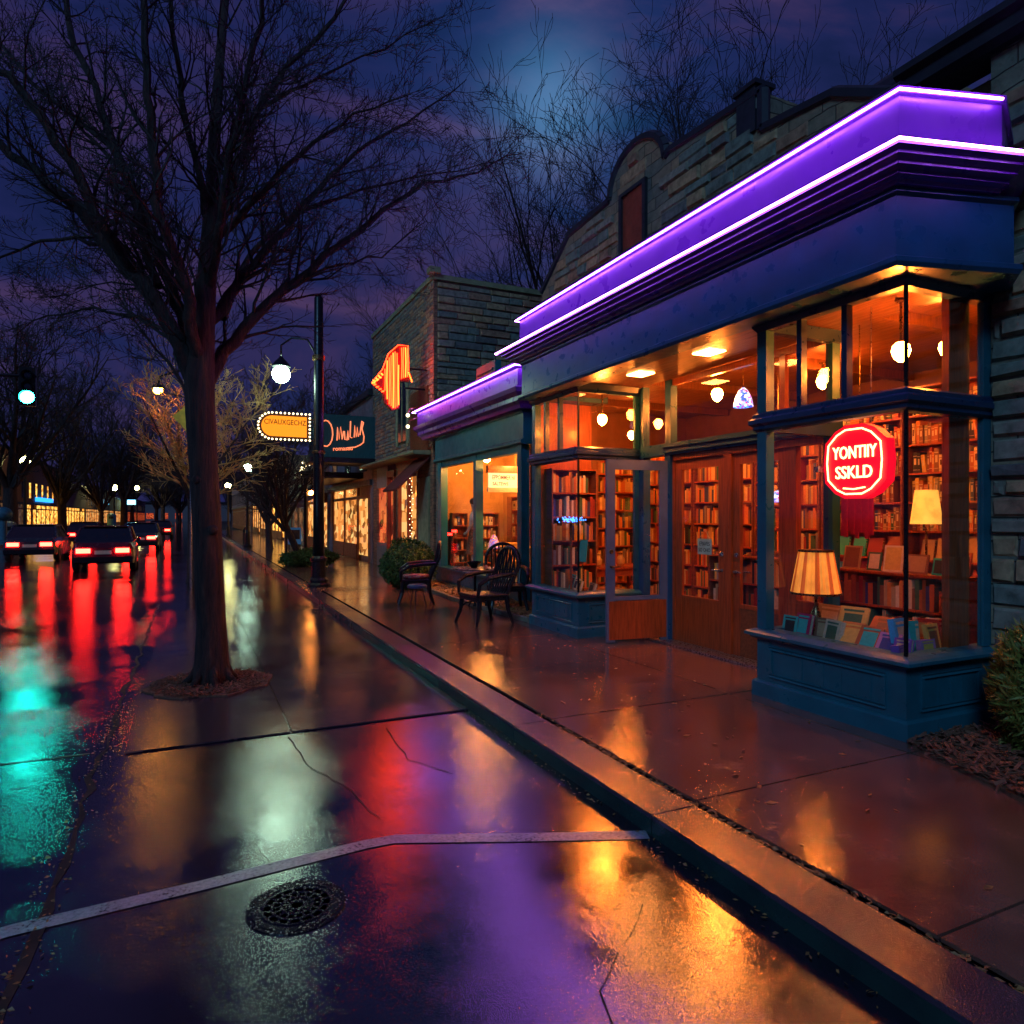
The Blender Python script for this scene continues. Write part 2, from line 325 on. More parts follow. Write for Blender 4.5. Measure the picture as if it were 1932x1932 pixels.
# ------------------------------------------------------------------ camera, world, ambient key light
cd=bpy.data.cameras.new('camera'); cam=bpy.data.objects.new('camera',cd); COL.objects.link(cam); sc.camera=cam
cam.location=(0,0,CAMZ); cam.rotation_euler=(R(90),0,-YAW); cd.sensor_width=36; cd.lens=24; cd.shift_y=9/1932; cd.clip_end=3000; cd.clip_start=.05
w=bpy.data.worlds.new('World'); sc.world=w; w.use_nodes=True; nt=w.node_tree; bg=nt.nodes['Background']
def world():
    N=nt.nodes; L=nt.links
    tc=N.new('ShaderNodeTexCoord'); mp=N.new('ShaderNodeMapping'); mp.inputs['Scale'].default_value=(1,1,2.6); L.new(tc.outputs['Generated'],mp.inputs['Vector'])
    n=N.new('ShaderNodeTexNoise'); n.inputs['Scale'].default_value=2.3; n.inputs['Detail'].default_value=7; n.inputs['Roughness'].default_value=.55; n.inputs['Distortion'].default_value=1.1
    L.new(mp.outputs[0],n.inputs['Vector'])
    r=ramp(nt,n.outputs['Fac'],[(.32,(.003,.009,.046)),(.45,(.010,.015,.080)),(.56,(.032,.022,.090)),(.70,(.085,.042,.115))])
    # pale glow of the moon behind the cloud
    d=P(1040,200,1)-Vector((0,0,CAMZ)); d.normalize()
    vm=N.new('ShaderNodeVectorMath'); vm.operation='DOT_PRODUCT'; L.new(tc.outputs['Generated'],vm.inputs[0]); vm.inputs[1].default_value=d
    def lobe(p,c):
        a=N.new('ShaderNodeMath'); a.operation='MAXIMUM'; a.inputs[1].default_value=0; L.new(vm.outputs['Value'],a.inputs[0])
        b=N.new('ShaderNodeMath'); b.operation='POWER'; b.inputs[1].default_value=p; L.new(a.outputs[0],b.inputs[0])
        m=N.new('ShaderNodeVectorMath'); m.operation='SCALE'; m.inputs[0].default_value=c; L.new(b.outputs[0],m.inputs['Scale']); return m
    l1=lobe(60,(.001,.018,.060)); l2=lobe(420,(.05,.15,.24))
    sky=N.new('ShaderNodeTexSky'); sky.sky_type='NISHITA'; sky.sun_disc=False; sky.sun_elevation=R(-4); sky.sun_rotation=R(60)
    ss=N.new('ShaderNodeVectorMath'); ss.operation='SCALE'; ss.inputs['Scale'].default_value=.06; L.new(sky.outputs[0],ss.inputs[0])
    cur=r.outputs['Color']
    for x in (l1,l2,ss):
        a=N.new('ShaderNodeVectorMath'); a.operation='ADD'; L.new(cur,a.inputs[0]); L.new(x.outputs[0],a.inputs[1]); cur=a.outputs[0]
    L.new(cur,bg.inputs['Color']); bg.inputs['Strength'].default_value=1.0
world()
sl=bpy.data.lights.new('ambient_key','SUN'); sl.energy=.85; sl.angle=R(14); sl.color=(.22,.56,1.0)  # blue sun lamp added from the street side to brighten the facades
so=bpy.data.objects.new('ambient_key',sl); COL.objects.link(so); so.rotation_euler=Vector((-.72,-.62,.62)).to_track_quat('Z','Y').to_euler()
sc.view_settings.view_transform='Standard'; sc.view_settings.look='None'; sc.view_settings.exposure=0; sc.view_settings.gamma=1
sc.render.engine='CYCLES'; sc.cycles.samples=220; sc.cycles.use_denoising=True; sc.cycles.sample_clamp_indirect=4; sc.cycles.sample_clamp_direct=0
sc.cycles.caustics_reflective=False; sc.cycles.caustics_refractive=False; sc.cycles.max_bounces=8; sc.cycles.transparent_max_bounces=16; sc.cycles.blur_glossy=.3
sc.render.resolution_x=sc.render.resolution_y=1024

KX=2.35        # kerb face
FX=4.85; WX=5.9
SW=.12         # pavement height
# ------------------------------------------------------------------ ground
def sheet(name, x0,x1,y0,y1,z,m):
    return tag(MB().add([(x0,y0,z),(x1,y0,z),(x1,y1,z),(x0,y1,z)],[(0,1,2,3)]).build(name,m),kind='structure')
sheet('ground',-600,600,-300,900,-.03,M['earth'])
sheet('road',-10.2,KX+.01,-30,420,0,M['asphalt'])
sheet('far_pavement',-14.2,-10.35,-30,420,.12,M['concrete'])
tag(MB().box(-10.35,-10.2,-30,420,-.02,.125).build('far_kerb',M['kerb']),kind='structure')
# kerb stones
k=MB(); y=-6.0
while y<90:
    L_=1.83; k.box(KX,KX+.30,y+.007,y+L_-.007,-.02,SW-.002,0)
    k.box(KX-.004,KX-.001,y+.004,y+L_-.004,-.02,SW-.03,1); y+=L_
tag(k.build('kerb',[M['kerb'],M['kerbface']]),kind='structure')
tag(MB().box(KX+.30,KX+.36,-6,90,-.02,SW-.03).build('gutter_channel',M['asphalt']),kind='structure')
# pavement slabs
js=[-6,-4.4,-2.9,-1.4,.2,1.75,3.2,5.0,6.8,8.6,10.4,12.2,14.0,15.8,17.6]
while js[-1]<90: js.append(js[-1]+1.8)
s=MB()
for a,b in zip(js[:-1],js[1:]):
    dz=rnd.uniform(-.002,.002)
    s.box(KX+.36,4.62,a+.008,b-.008,.02,SW+dz)
    s.box(4.635,WX+.02,a+.008,b-.008,.02,SW+dz*.5-.001)
tag(s.build('pavement',M['concrete']),kind='structure')
tag(MB().box(KX+.36,14,-6,90,-.02,SW-.018).build('pavement_bed',M['asphalt']),kind='structure')
# concrete island in the parking lane
isl=MB()
ys=[5.92,7.84,9.8,11.7,13.6]
for i,(a,b) in enumerate(zip(ys[:-1],ys[1:])):
    for (x0,x1) in ((-.46,.745),(.757,KX-.02)):
        xa=x0
        if x0<0 and i==3:
            isl.prism([(x0+.9,b-.3),(x0+.35,b-.9),(x0,a+.006),(x1,a+.006),(x1,b-.006)],.003,.014)
        else: isl.box(xa,x1,a+.006,b-.006,.003,.014)
tag(isl.build('tree_island',M['island']),kind='structure')
# seam between the parking lane and the road
rr=random.Random(3); sm=MB(); a=[];
yy=-2.0
while yy<16:
    cx=-.62+rr.uniform(-.035,.035); wd=rr.uniform(.006,.026)
    if yy>8.5: cx+= min(1.1,(yy-8.5)*.0)
    a.append((cx-wd,yy)); a.append((cx+wd,yy)); yy+=.22
sm.add([(x,y,.004) for x,y in a],[(2*i,2*i+1,2*i+3,2*i+2) for i in range(len(a)//2-1)])
tag(sm.build('road_seam',M['earth']),kind='structure')
sm=MB(); a=[]
xx=-10
while xx<-.6:
    cy=6.05+rr.uniform(-.02,.02); a+= [(xx,cy-.012),(xx,cy+.012)]; xx+=.3
sm.add([(x,y,.004) for x,y in a],[(2*i,2*i+2,2*i+3,2*i+1) for i in range(len(a)//2-1)])
def crack(pts,wd,rr):
    q=[]
    for a_,b_ in zip(pts[:-1],pts[1:]):
        for i in range(5): t=i/5; q.append((a_[0]+(b_[0]-a_[0])*t+rr.uniform(-.012,.012),a_[1]+(b_[1]-a_[1])*t+rr.uniform(-.012,.012)))
    b0=len(sm.v); v=[]
    for i,(x,y) in enumerate(q):
        w_=wd*rr.uniform(.4,1.2); v+=[(x-w_,y-w_*.3,.0042),(x+w_,y+w_*.3,.0042)]
    sm.add(v,[(2*i,2*i+1,2*i+3,2*i+2) for i in range(len(q)-1)])
rc=random.Random(14)
crack([(.72,5.80),(.76,5.1),(.95,4.5),(1.02,3.9)],.004,rc); crack([(-.6,2.6),(-.1,2.5),(.1,2.0),(.0,1.5)],.005,rc); crack([(1.5,5.7),(1.45,4.9),(1.7,4.4)],.004,rc)
crack([(1.9,2.6),(1.4,2.2),(1.2,1.5)],.004,rc); crack([(-2.5,6),(-2.2,7.6),(-2.6,9.4),(-2.3,12)],.010,rc); crack([(-1.8,5.9),(-1.9,4.6),(-1.3,3.4)],.007,rc)
tag(sm.build('tar_joint',M['earth']),kind='structure')
# white bay line with its bend
c=[P(-30,1772,1),P(20,1750,1),P(380,1668,1),P(700,1590,1),P(760,1583,1),P(1000,1576,1),P(1215,1569,1)]
def ground_pt(px,py):
    D=CAMZ*F/(py-HY); return P(px,py,D)
c=[ground_pt(*q) for q in ((-40,1775),(20,1757),(380,1672),(690,1594),(745,1584),(1000,1581),(1222,1576))]
wl=MB(); vs=[]
for i,p in enumerate(c):
    d=(c[min(i+1,len(c)-1)]-c[max(0,i-1)]).normalized(); n_=Vector((-d.y,d.x,0))
    for q in (-.05,.05): vs.append((p.x+n_.x*q,p.y+n_.y*q,.0045))
wl.add(vs,[(2*i,2*i+2,2*i+3,2*i+1) for i in range(len(c)-1)])
tag(wl.build('white_line',M['whiteline']),kind='structure')
# manhole
mh=thing('manhole_cover','round cast iron manhole cover set in the dark asphalt below the white line','manhole cover',(.44,3.28,.0)); mh.scale=(.74,.74,.6)
b=MB(); b.lathe([(.30,.002),(.30,.008),(.275,.008),(.275,.005)],48); b.build('rim',M['iron'],mh)
b=MB(); b.lathe([(.268,.002),(.268,.010),(.235,.010),(.235,.006),(.0005,.006)],48)
rr=random.Random(11)
for ring in (.205,.150,.095,.045): b.lathe([(ring+.009,.006),(ring+.007,.012),(ring-.007,.012),(ring-.009,.006)],40)
for k_ in range(16): b.box(-.006,.006,.052,.088,.006,.011,0,RZ(k_*math.pi/8)); b.box(-.007,.007,.106,.140,.006,.011,0,RZ((k_+.5)*math.pi/8)); b.box(-.008,.008,.161,.194,.006,.011,0,RZ(k_*math.pi/8))
b.build('cover',M['iron'],mh)

# ------------------------------------------------------------------ trees
def jit(v,a,r): return Vector((v.x+r.uniform(-a,a),v.y+r.uniform(-a,a),v.z+r.uniform(-a,a)))
def branch(mb, p, d, L, r0, lvl, r, maxl, up=.12, spread=.8, nsub=(7,6,5), minr=.0025, leaf=None):
    n=max(3,int(L/(.16 if lvl<2 else .10))) ; n=min(n,9 if lvl<2 else 5)
    pts=[p]; dd=d.normalized(); st=L/n
    for i in range(n):
        dd=(dd+Vector((r.gauss(0,.16),r.gauss(0,.16),r.gauss(0,.13)+up*.3))).normalized(); pts.append(pts[-1]+dd*st)
    rs=[max(minr,r0*(1-.85*i/n)) for i in range(n+1)]
    mb.tube(pts,rs,5 if r0>.03 else (4 if r0>.012 else 3),cap=False)
    if lvl>=maxl:
        if leaf is not None and r.random()<.5: leaf.append(pts[-1])
        return
    k=nsub[min(lvl,len(nsub)-1)]
    for j in range(k):
        t=.18+.82*(j+r.random()*.9)/k; i=min(n-1,int(t*n)); q=pts[i].lerp(pts[i+1],t*n-i if t*n-i<1 else 1)
        ax=(pts[i+1]-pts[i]).normalized()
        per=ax.cross(Vector((r.gauss(0,1),r.gauss(0,1),r.gauss(0,1)))).normalized()
        nd=(ax*(1.0)+per*spread*r.uniform(.6,1.3)+Vector((0,0,up))).normalized()
        branch(mb,q,nd,L*r.uniform(.38,.62)*(1-.35*t),max(minr,rs[i]*.6),lvl+1,r,maxl,up,spread,nsub,minr,leaf)

def big_tree():
    r=random.Random(21)
    base=P(400,1278,7.35); base.z=.015
    t=thing('street_tree','large bare tree with ridged bark standing in the mulch pit of the concrete island','tree',base)
    trunk=[Vector((base.x,base.y,-.02)),Vector((base.x,base.y,.10)),P(399,1180,7.35),P(394,1080,7.3),P(390,980,7.3),P(384,880,7.3),P(378,780,7.3),P(376,700,7.3),P(384,610,7.3),P(392,500,7.35),P(400,380,7.4),P(405,250,7.5),P(415,110,7.7),P(430,-60,8.0)]
    rs=[.22,.185,.152,.148,.146,.144,.150,.152,.115,.095,.075,.062,.05,.04]
    b=MB(); b.tube(trunk,rs,18)
    # root flare
    for k_ in range(7):
        a_=k_*.9+.3; b.tube([base+Vector((math.cos(a_)*.10,math.sin(a_)*.10,.28)),base+Vector((math.cos(a_)*.19,math.sin(a_)*.19,.08)),base+Vector((math.cos(a_)*.30,math.sin(a_)*.30,-.01))],[.04,.045,.022],6)
    # knots
    for px,py in ((372,905),(402,1000)):
        q=P(px,py,7.18); b.sphere(q,.055,8,6)
    limbs=[ # (points(px,py,D), r0, r1)
     ([(372,740,7.3),(340,650,7.2),(290,560,7.1),(215,480,7.0),(150,400,6.9),(60,320,6.8),(-40,240,6.7)],.105,.035),
     ([(376,720,7.3),(350,620,7.4),(318,540,7.5),(285,430,7.6),(240,330,7.8),(190,200,8.0),(140,80,8.2),(110,-60,8.4)],.085,.03),
     ([(378,700,7.3),(360,600,7.0),(335,500,6.8),(300,380,6.6),(285,260,6.5),(275,130,6.4),(268,-40,6.3)],.075,.028),
     ([(250,510,7.05),(200,440,6.7),(150,330,6.5),(90,240,6.3),(20,140,6.2),(-60,90,6.1)],.06,.03),
     ([(300,575,7.1),(230,470,7.4),(140,450,7.8),(60,455,8.0),(-20,500,8.2)],.035,.012),
     ([(388,640,7.35),(430,560,7.6),(480,500,7.8),(540,430,8.0),(620,340,8.3),(700,270,8.6),(800,210,8.9),(880,150,9.2)],.075,.018),
     ([(380,740,7.3),(420,660,7.5),(480,600,7.6),(560,530,7.8),(640,460,8.0),(720,400,8.3),(800,345,8.6),(900,320,8.9),(985,290,9.2)],.085,.016),
     ([(394,520,7.35),(420,420,7.5),(445,320,7.8),(480,220,8.0),(540,130,8.4),(610,60,8.8),(680,-30,9.0)],.06,.02),
     ([(400,470,7.4),(450,410,7.1),(520,330,6.9),(590,270,6.8),(670,220,6.7),(770,180,6.6)],.05,.014),
     ([(392,560,7.35),(410,450,7.0),(430,330,6.7),(455,210,6.5),(480,90,6.3),(500,-40,6.2)],.05,.02),
     ([(398,430,7.4),(380,330,7.2),(350,220,7.0),(330,110,6.9),(320,-40,6.8)],.045,.02),
     ([(420,600,7.55),(470,480,8.4),(560,400,9.0),(680,360,9.5),(820,330,9.9),(960,300,10.1)],.045,.012),
     ([(405,330,7.45),(450,240,7.9),(520,180,8.4),(600,150,8.8),(720,90,9.2),(840,30,9.5)],.04,.012),
     ([(348,640,7.25),(270,600,7.6),(180,580,7.9),(90,600,8.2),(20,640,8.4)],.028,.008),
     ([(365,780,7.3),(350,730,7.6),(300,660,8.2),(220,560,8.8),(120,520,9.4)],.03,.01),
     ([(300,540,7.2),(250,380,7.6),(210,280,8.0),(60,160,8.4),(-30,40,8.8)],.045,.02),
     ([(560,530,7.8),(640,500,7.9),(720,490,8.1),(800,420,8.3)],.022,.006),
     ([(240,330,7.8),(160,250,8.3),(90,180,8.8),(30,60,9.2)],.03,.012)]
    tw=MB(); leaf=[]
    for pts,r0,r1 in limbs:
        if 0<pts[-1][0] and pts[-1][1]>0: r1=min(r1,.005)
        q=[P(*a_) for a_ in pts]
        # smooth subdivide with wobble
        w_=[]
        for i in range(len(q)-1):
            for s_ in range(3):
                w_.append(q[i].lerp(q[i+1],s_/3)+(Vector((0,0,0)) if (i==0 and s_==0) else Vector((r.gauss(0,.018),r.gauss(0,.018),r.gauss(0,.018)))))
        w_.append(q[-1]); n=len(w_)
        rr_=[r0+(r1-r0)*(i/(n-1))**.8 for i in range(n)]
        b.tube(w_,rr_,10,cap=False)
        Ltot=sum((w_[i+1]-w_[i]).length for i in range(n-1)); cnt=int(Ltot*7.2)
        for j in range(cnt):
            tt=.16+.84*(j+r.random())/cnt; i=min(n-2,int(tt*(n-1))); a0=w_[i]; ax=(w_[i+1]-w_[i]).normalized()
            per=ax.cross(Vector((r.gauss(0,1),r.gauss(0,1),r.gauss(0,1)))).normalized()
            nd=(ax+per*r.uniform(.5,1.2)+Vector((0,0,.10))).normalized()
            branch(tw,a0,nd,r.uniform(.55,1.25)*(1.1-.45*tt),min(.020,max(.006,rr_[i]*.40)),1,r,3,.12,.85,(6,6,5),.0028,leaf)
    for i in range(7,13):
        for j in range(4):
            a0=trunk[i].lerp(trunk[i+1],r.random()); per=Vector((r.gauss(0,1),r.gauss(0,1),.5)).normalized()
            branch(tw,a0,per,r.uniform(.7,1.2),.014,1,r,3,.15,.85,(6,6,5),.0028,leaf)
    b.build('trunk',M['bark'],t,smooth=True,world=True)
    rr2=random.Random(5)
    for q in leaf:
        if rr2.random()<.10 :
            s_=.018; u=Vector((rr2.gauss(0,1),rr2.gauss(0,1),rr2.gauss(0,1))).normalized()*s_; v_=u.orthogonal()
            tw.add([q-u,q+v_*.6,q+u,q-v_*.6],[(0,1,2,3)])
    tw.build('crown',M['twig'],t,world=True)
    return t
big_tree()
# tree pit
pit=MB(); rr=random.Random(9); c0=P(397,1262,7.3); c0.z=0
poly=[(c0.x+math.cos(a*math.pi/14)*(.62+.05*math.sin(a*2.3)),c0.y+math.sin(a*math.pi/14)*(.60+.05*math.cos(a*1.7))) for a in range(28)]
pit.prism(poly,.0,.028)
ch=MB()
def chips(mb, inside, n, z, r, size=.03, zr=.03):
    for _ in range(n):
        x,y=inside(r); a=r.uniform(0,6.3); l=r.uniform(.5,1.6)*size; w_=size*.22
        Mx=T(x,y,z+r.uniform(0,zr))@RZ(a)@RY(r.uniform(-.6,.6))@RX(r.uniform(-.8,.8))
        mb.box(-l,l,-w_,w_,-.003,.003,1,Mx)
def incirc(r):
    a=r.uniform(0,6.3); q=.58*math.sqrt(r.random()); return c0.x+q*math.cos(a),c0.y+q*math.sin(a)
chips(pit,incirc,900,.026,rr,.03,.02)
tag(pit.build('tree_pit_mulch',[M['mulch'],M['chip']]),'round patch of dark bark mulch around the foot of the big tree','mulch',kind='stuff')

def proto_tree(name,label,seed,H,r0,wood,twigs,lean=0,nl=9,subs=(7,6,5),fork=.28,spread=.75,minr=.012,group=None,maxl=3):
    r=random.Random(seed); t=thing(name,label,'tree',(0,0,0),0,group)
    b=MB(); h=H*fork; top=Vector((lean*h,r.uniform(-.1,.1)*h*.2,h))
    b.tube([(0,0,-.05),(0,0,.1),(lean*h*.4,0,h*.45),tuple(top)],[r0*1.5,r0*1.1,r0*.92,r0*.85],10,cap=False)
    tw=MB()
    for i in range(nl):
        a=i*2.4+r.random(); tilt=r.uniform(.15,.75)*(1.0 if i else .1)
        d=Vector((math.cos(a)*math.sin(tilt)+lean*.4,math.sin(a)*math.sin(tilt),math.cos(tilt)))
        L=(H-h)*r.uniform(.72,1.0); n=7; pts=[top.copy()-Vector((0,0,r.uniform(0,h*.2)))]; dd=d
        for k_ in range(n):
            dd=(dd+Vector((r.gauss(0,.07),r.gauss(0,.07),r.gauss(0,.05)+.03))).normalized(); pts.append(pts[-1]+dd*L/n)
        rs=[r0*.5*(1-.88*k_/n) for k_ in range(n+1)]
        b.tube(pts,rs,6,cap=False)
        cnt=subs[0]+2
        for j in range(cnt):
            tt=.1+.9*(j+r.random())/cnt; q=min(n-1,int(tt*n)); ax=(pts[q+1]-pts[q]).normalized()
            per=ax.cross(Vector((r.gauss(0,1),r.gauss(0,1),r.gauss(0,1)))).normalized()
            branch(tw,pts[q].lerp(pts[q+1],r.random()),(ax+per*spread*r.uniform(.5,1.2)).normalized(),L*r.uniform(.28,.45),rs[q]*.55,1,r,maxl,.10,.8,subs,minr)
    b.build('trunk',wood,t,smooth=True); tw.build('crown',twigs,t)
    return t
used=set()
def put(proto, pos, s=1, rz=0, label=None, group=None):
    if proto.name not in used:
        o=proto; used.add(proto.name)
    else: o=copy_tree(proto)
    o.location=pos; o.scale=(s,s,s); o.rotation_euler=(0,0,rz)
    if label: o['label']=label
    if group: o['group']=group
    return o
pa=proto_tree('bare_tree','x',31,15,.42,M['bark'],M['twig'],0,10,(8,6,5),.22,.8,.014)
pb=proto_tree('bare_tree','x',47,14,.24,M['bark'],M['twig'],0,12,(9,7,6),.12,.5,.006)
pc=proto_tree('bare_tree','x',53,12,.33,M['bark'],M['twig'],.06,9,(8,6,5),.2,.7,.012)
GL='bare trees along the far kerb'; GB='bare trees behind the shops'
def gz(px,py,z=.0):   # ground point at pixel
    D=(CAMZ-z)*F/(py-HY); q=P(px,py,D); q.z=z; return q
put(pa,(-11.3,57,.1),1.12,.4,'largest bare tree on the far kerb, pale forked limbs beside the lit two-storey shop',GL)
put(pc,(-11.6,80,.1),1.3,1.9,'second bare tree along the far kerb, wide dark trunk right of the pale forked one',GL)
put(pb,(-11.6,112,.1),1.5,.7,'slim far bare tree on the far kerb beyond the wide dark trunk',GL)
put(pa,(-11.8,150,.1),1.5,3.0,'farthest bare tree on the far kerb, by the small blue lit sign',GL)
put(pc,(-22,78,.1),1.35,2.2,'bare tree behind the roof of the far lit two-storey shop',GL)
put(pb,(-27,100,.1),1.6,4.2,'tall bare tree rising behind the shops across the road',GL)
put(pb,(12.5,20.5,.1),1.0,.3,'fan-shaped bare tree behind the tall stone wall, left of the arched gable',GB)
put(pb,(14.2,17.2,.1),1.12,2.3,'bare tree with upswept twigs behind the stone wall and square chimney',GB)
put(pb,(10.6,28.5,.1),.80,4.4,'thin bare tree behind the roof of the tall corner building',GB)
put(pc,(12.5,40,.1),1.05,1.0,'bare tree behind the low shops, above the teal script sign',GB)
put(pa,(13,56,.1),.95,5.0,'dark bare tree farther back behind the low shops',GB)
put(pc,(3.7,38,.1),.55,2.6,'small straight street tree on the near pavement beyond the tall pole','street trees on the near pavement')
pl=proto_tree('leaning_tree','leaning many-stemmed bare street tree growing beside the low hedge past the tall pole',61,6.6,.13,M['bark'],M['twig'],-.45,9,(8,6,5),.22,.6,.008)
pl.location=(3.55,25.2,.1); pl.rotation_euler=(0,0,R(20)); used.add(pl.name); pl['group']='street trees on the near pavement'
pw=proto_tree('lamp_lit_tree','small bare tree with twigs tinted amber for the lamp light behind the big trunk',71,6.4,.11,M['bark'],M['twigw'],0,9,(8,6,5),.40,.9,.006)
pw.location=(.0,20.9,.0); pw.scale=(1.15,1.15,.95); used.add(pw.name)
for i,(x,y,s_) in enumerate(((-6,175,1.2),(2,190,1.4),(9,180,1.3),(-14,200,1.5),(18,190,1.4),(-3,215,1.6))):
    put((pa,pc,pb)[i%3],(x,y,0),s_,i*1.3,'dark distant bare tree closing the far end of the street','bare trees at the end of the street')

for i,(x,y,s_) in enumerate(((-22,235,1.5),(-10,240,1.3),(-4,236,1.5),(3,245,1.4),(12,238,1.6),(24,230,1.5))):
    put((pb,pa,pc)[i%3],(x,y,0),s_,i*1.9,'dark distant bare tree closing the far end of the street','bare trees at the end of the street')
eb=thing('end_building','long low dark building closing the far end of the street','building',(0,300,0))
MB().box(-60,60,0,20,0,7).build('wall',M['stuccop'],eb); MB().box(-61,61,-.5,20.5,7.01,7.8).build('cornice',M['cap'],eb)
for i in range(5): MB().box(-16+i*5,-13.5+i*5,-.08,-.01,1,3.2).build('window',M['litred'],eb)
STM=[pbr('rough_stone_%d'%i,c,.8,var=.45,scale=9,bs_=.7) for i,c in enumerate([(.40,.25,.13),(.26,.22,.16),(.17,.19,.15),(.33,.17,.10),(.14,.13,.12)])]
def blocks(name,parent,a0,a1,z0,z1,put_,seed,top=None,rh=.19,w0=.25,w1=.75,skip=None):
    '''courses of separate rough faced stones; put_(a,z,depth)->point'''
    r=random.Random(seed); b=MB(); z=z0
    while z<z1:
        h=rh*r.uniform(.75,1.25); a=a0-r.uniform(0,.3)
        while a<a1:
            w_=r.uniform(w0,w1); aa,ab=max(a0,a),min(a1,a+w_); zt=z+h
            ok=ab-aa>.05 and zt<=z1+.05 and (top is None or (zt<top(aa)-.02 and zt<top(ab)-.02))
            if ok and skip and skip(aa,ab,z,zt): ok=False
            if ok:
                d=r.uniform(.012,.060); e=.012; j=lambda: r.uniform(-.008,.008); c=.018
                q=[put_(aa+e,z+e,0),put_(ab-e,z+e,0),put_(ab-e,zt-e,0),put_(aa+e,zt-e,0),
                   put_(aa+e+c+j(),z+e+c+j(),d+j()),put_(ab-e-c+j(),z+e+c+j(),d+j()),put_(ab-e-c+j(),zt-e-c+j(),d+j()),put_(aa+e+c+j(),zt-e-c+j(),d+j())]
                b.add(q,[(4,5,6,7),(0,1,5,4),(1,2,6,5),(2,3,7,6),(3,0,4,7)],r.choice([0,0,1,1,2,2,3,4]))
            a+=w_
        z+=h
    return b.build(name,STM,parent,world=True)
# ------------------------------------------------------------------ bookshop
shop=thing('bookshop','corner bookshop with teal bay windows, violet neon cornice and glowing book shelves','shop',(WX,6.4,SW))
PATH_E=[(WX+.1,9.45),(4.60,9.45),(4.60,3.28),(5.55,3.02),(WX+.1,3.36)]   # entablature
def sw(name,prof,m,path=PATH_E,parent=shop,smooth=False):
    return MB().sweep(path,prof).build(name,m,parent,world=True)
sw('fascia',[(-.25,3.60),(.03,3.60),(.05,3.63),(.05,3.665),(0,3.69),(0,4.12),(.03,4.14),(.03,4.17),(-.25,4.17)],M['blue'])
PATH_C=[(WX+.1,9.62),(4.50,9.62),(4.50,3.20),(5.36,2.97),(WX+.1,3.36)]
sw('cornice',[(-.3,4.172),(-.04,4.172),(-.03,4.20),(.02,4.215),(.02,4.24),(.07,4.255),(.07,4.28),(.12,4.30),(.12,4.32),(.17,4.335),(.17,4.37),(-.3,4.37)],M['purple'],PATH_C)
PATH_B=[(WX+.1,9.1),(4.54,9.1),(4.54,3.22),(5.20,3.02),(WX+.1,3.40)]
sw('neon_backboard',[(-.3,4.372),(.10,4.372),(.10,4.72),(.13,4.73),(.13,4.775),(-.3,4.775)],M['purple'],PATH_B)
sw('coping',[(-.25,4.777),(.02,4.777),(.02,4.90),(-.02,4.94),(-.16,4.94),(-.22,4.90)],M['cap'],[(4.60,9.0),(4.60,3.26)])
def off_path(path,o):
    b=MB().sweep(path,[(o,0)]*3); return [(b.v[i*3][0],b.v[i*3][1]) for i in range(len(path))]
def strip(path,o,z,r):
    q=off_path(path,o); b=MB(); b.tube([(x,y,z) for x,y in q[:2]],r,8)
    b=MB(); pts=[(x,y,z) for x,y in q]; 
    for a_,c_ in zip(pts[:-1],pts[1:]): b.tube([a_,c_],r,8)
    return b
strip([(5.3,9.1),(4.54,9.1),(4.54,3.22),(5.20,3.02)],.150,4.735,.0088).build('neon_tube',M['neon'],shop,world=True)
strip([(5.3,9.62),(4.50,9.62),(4.50,3.20),(5.36,2.97)],.192,4.352,.0098).build('neon_tube',M['neon'],shop,world=True)
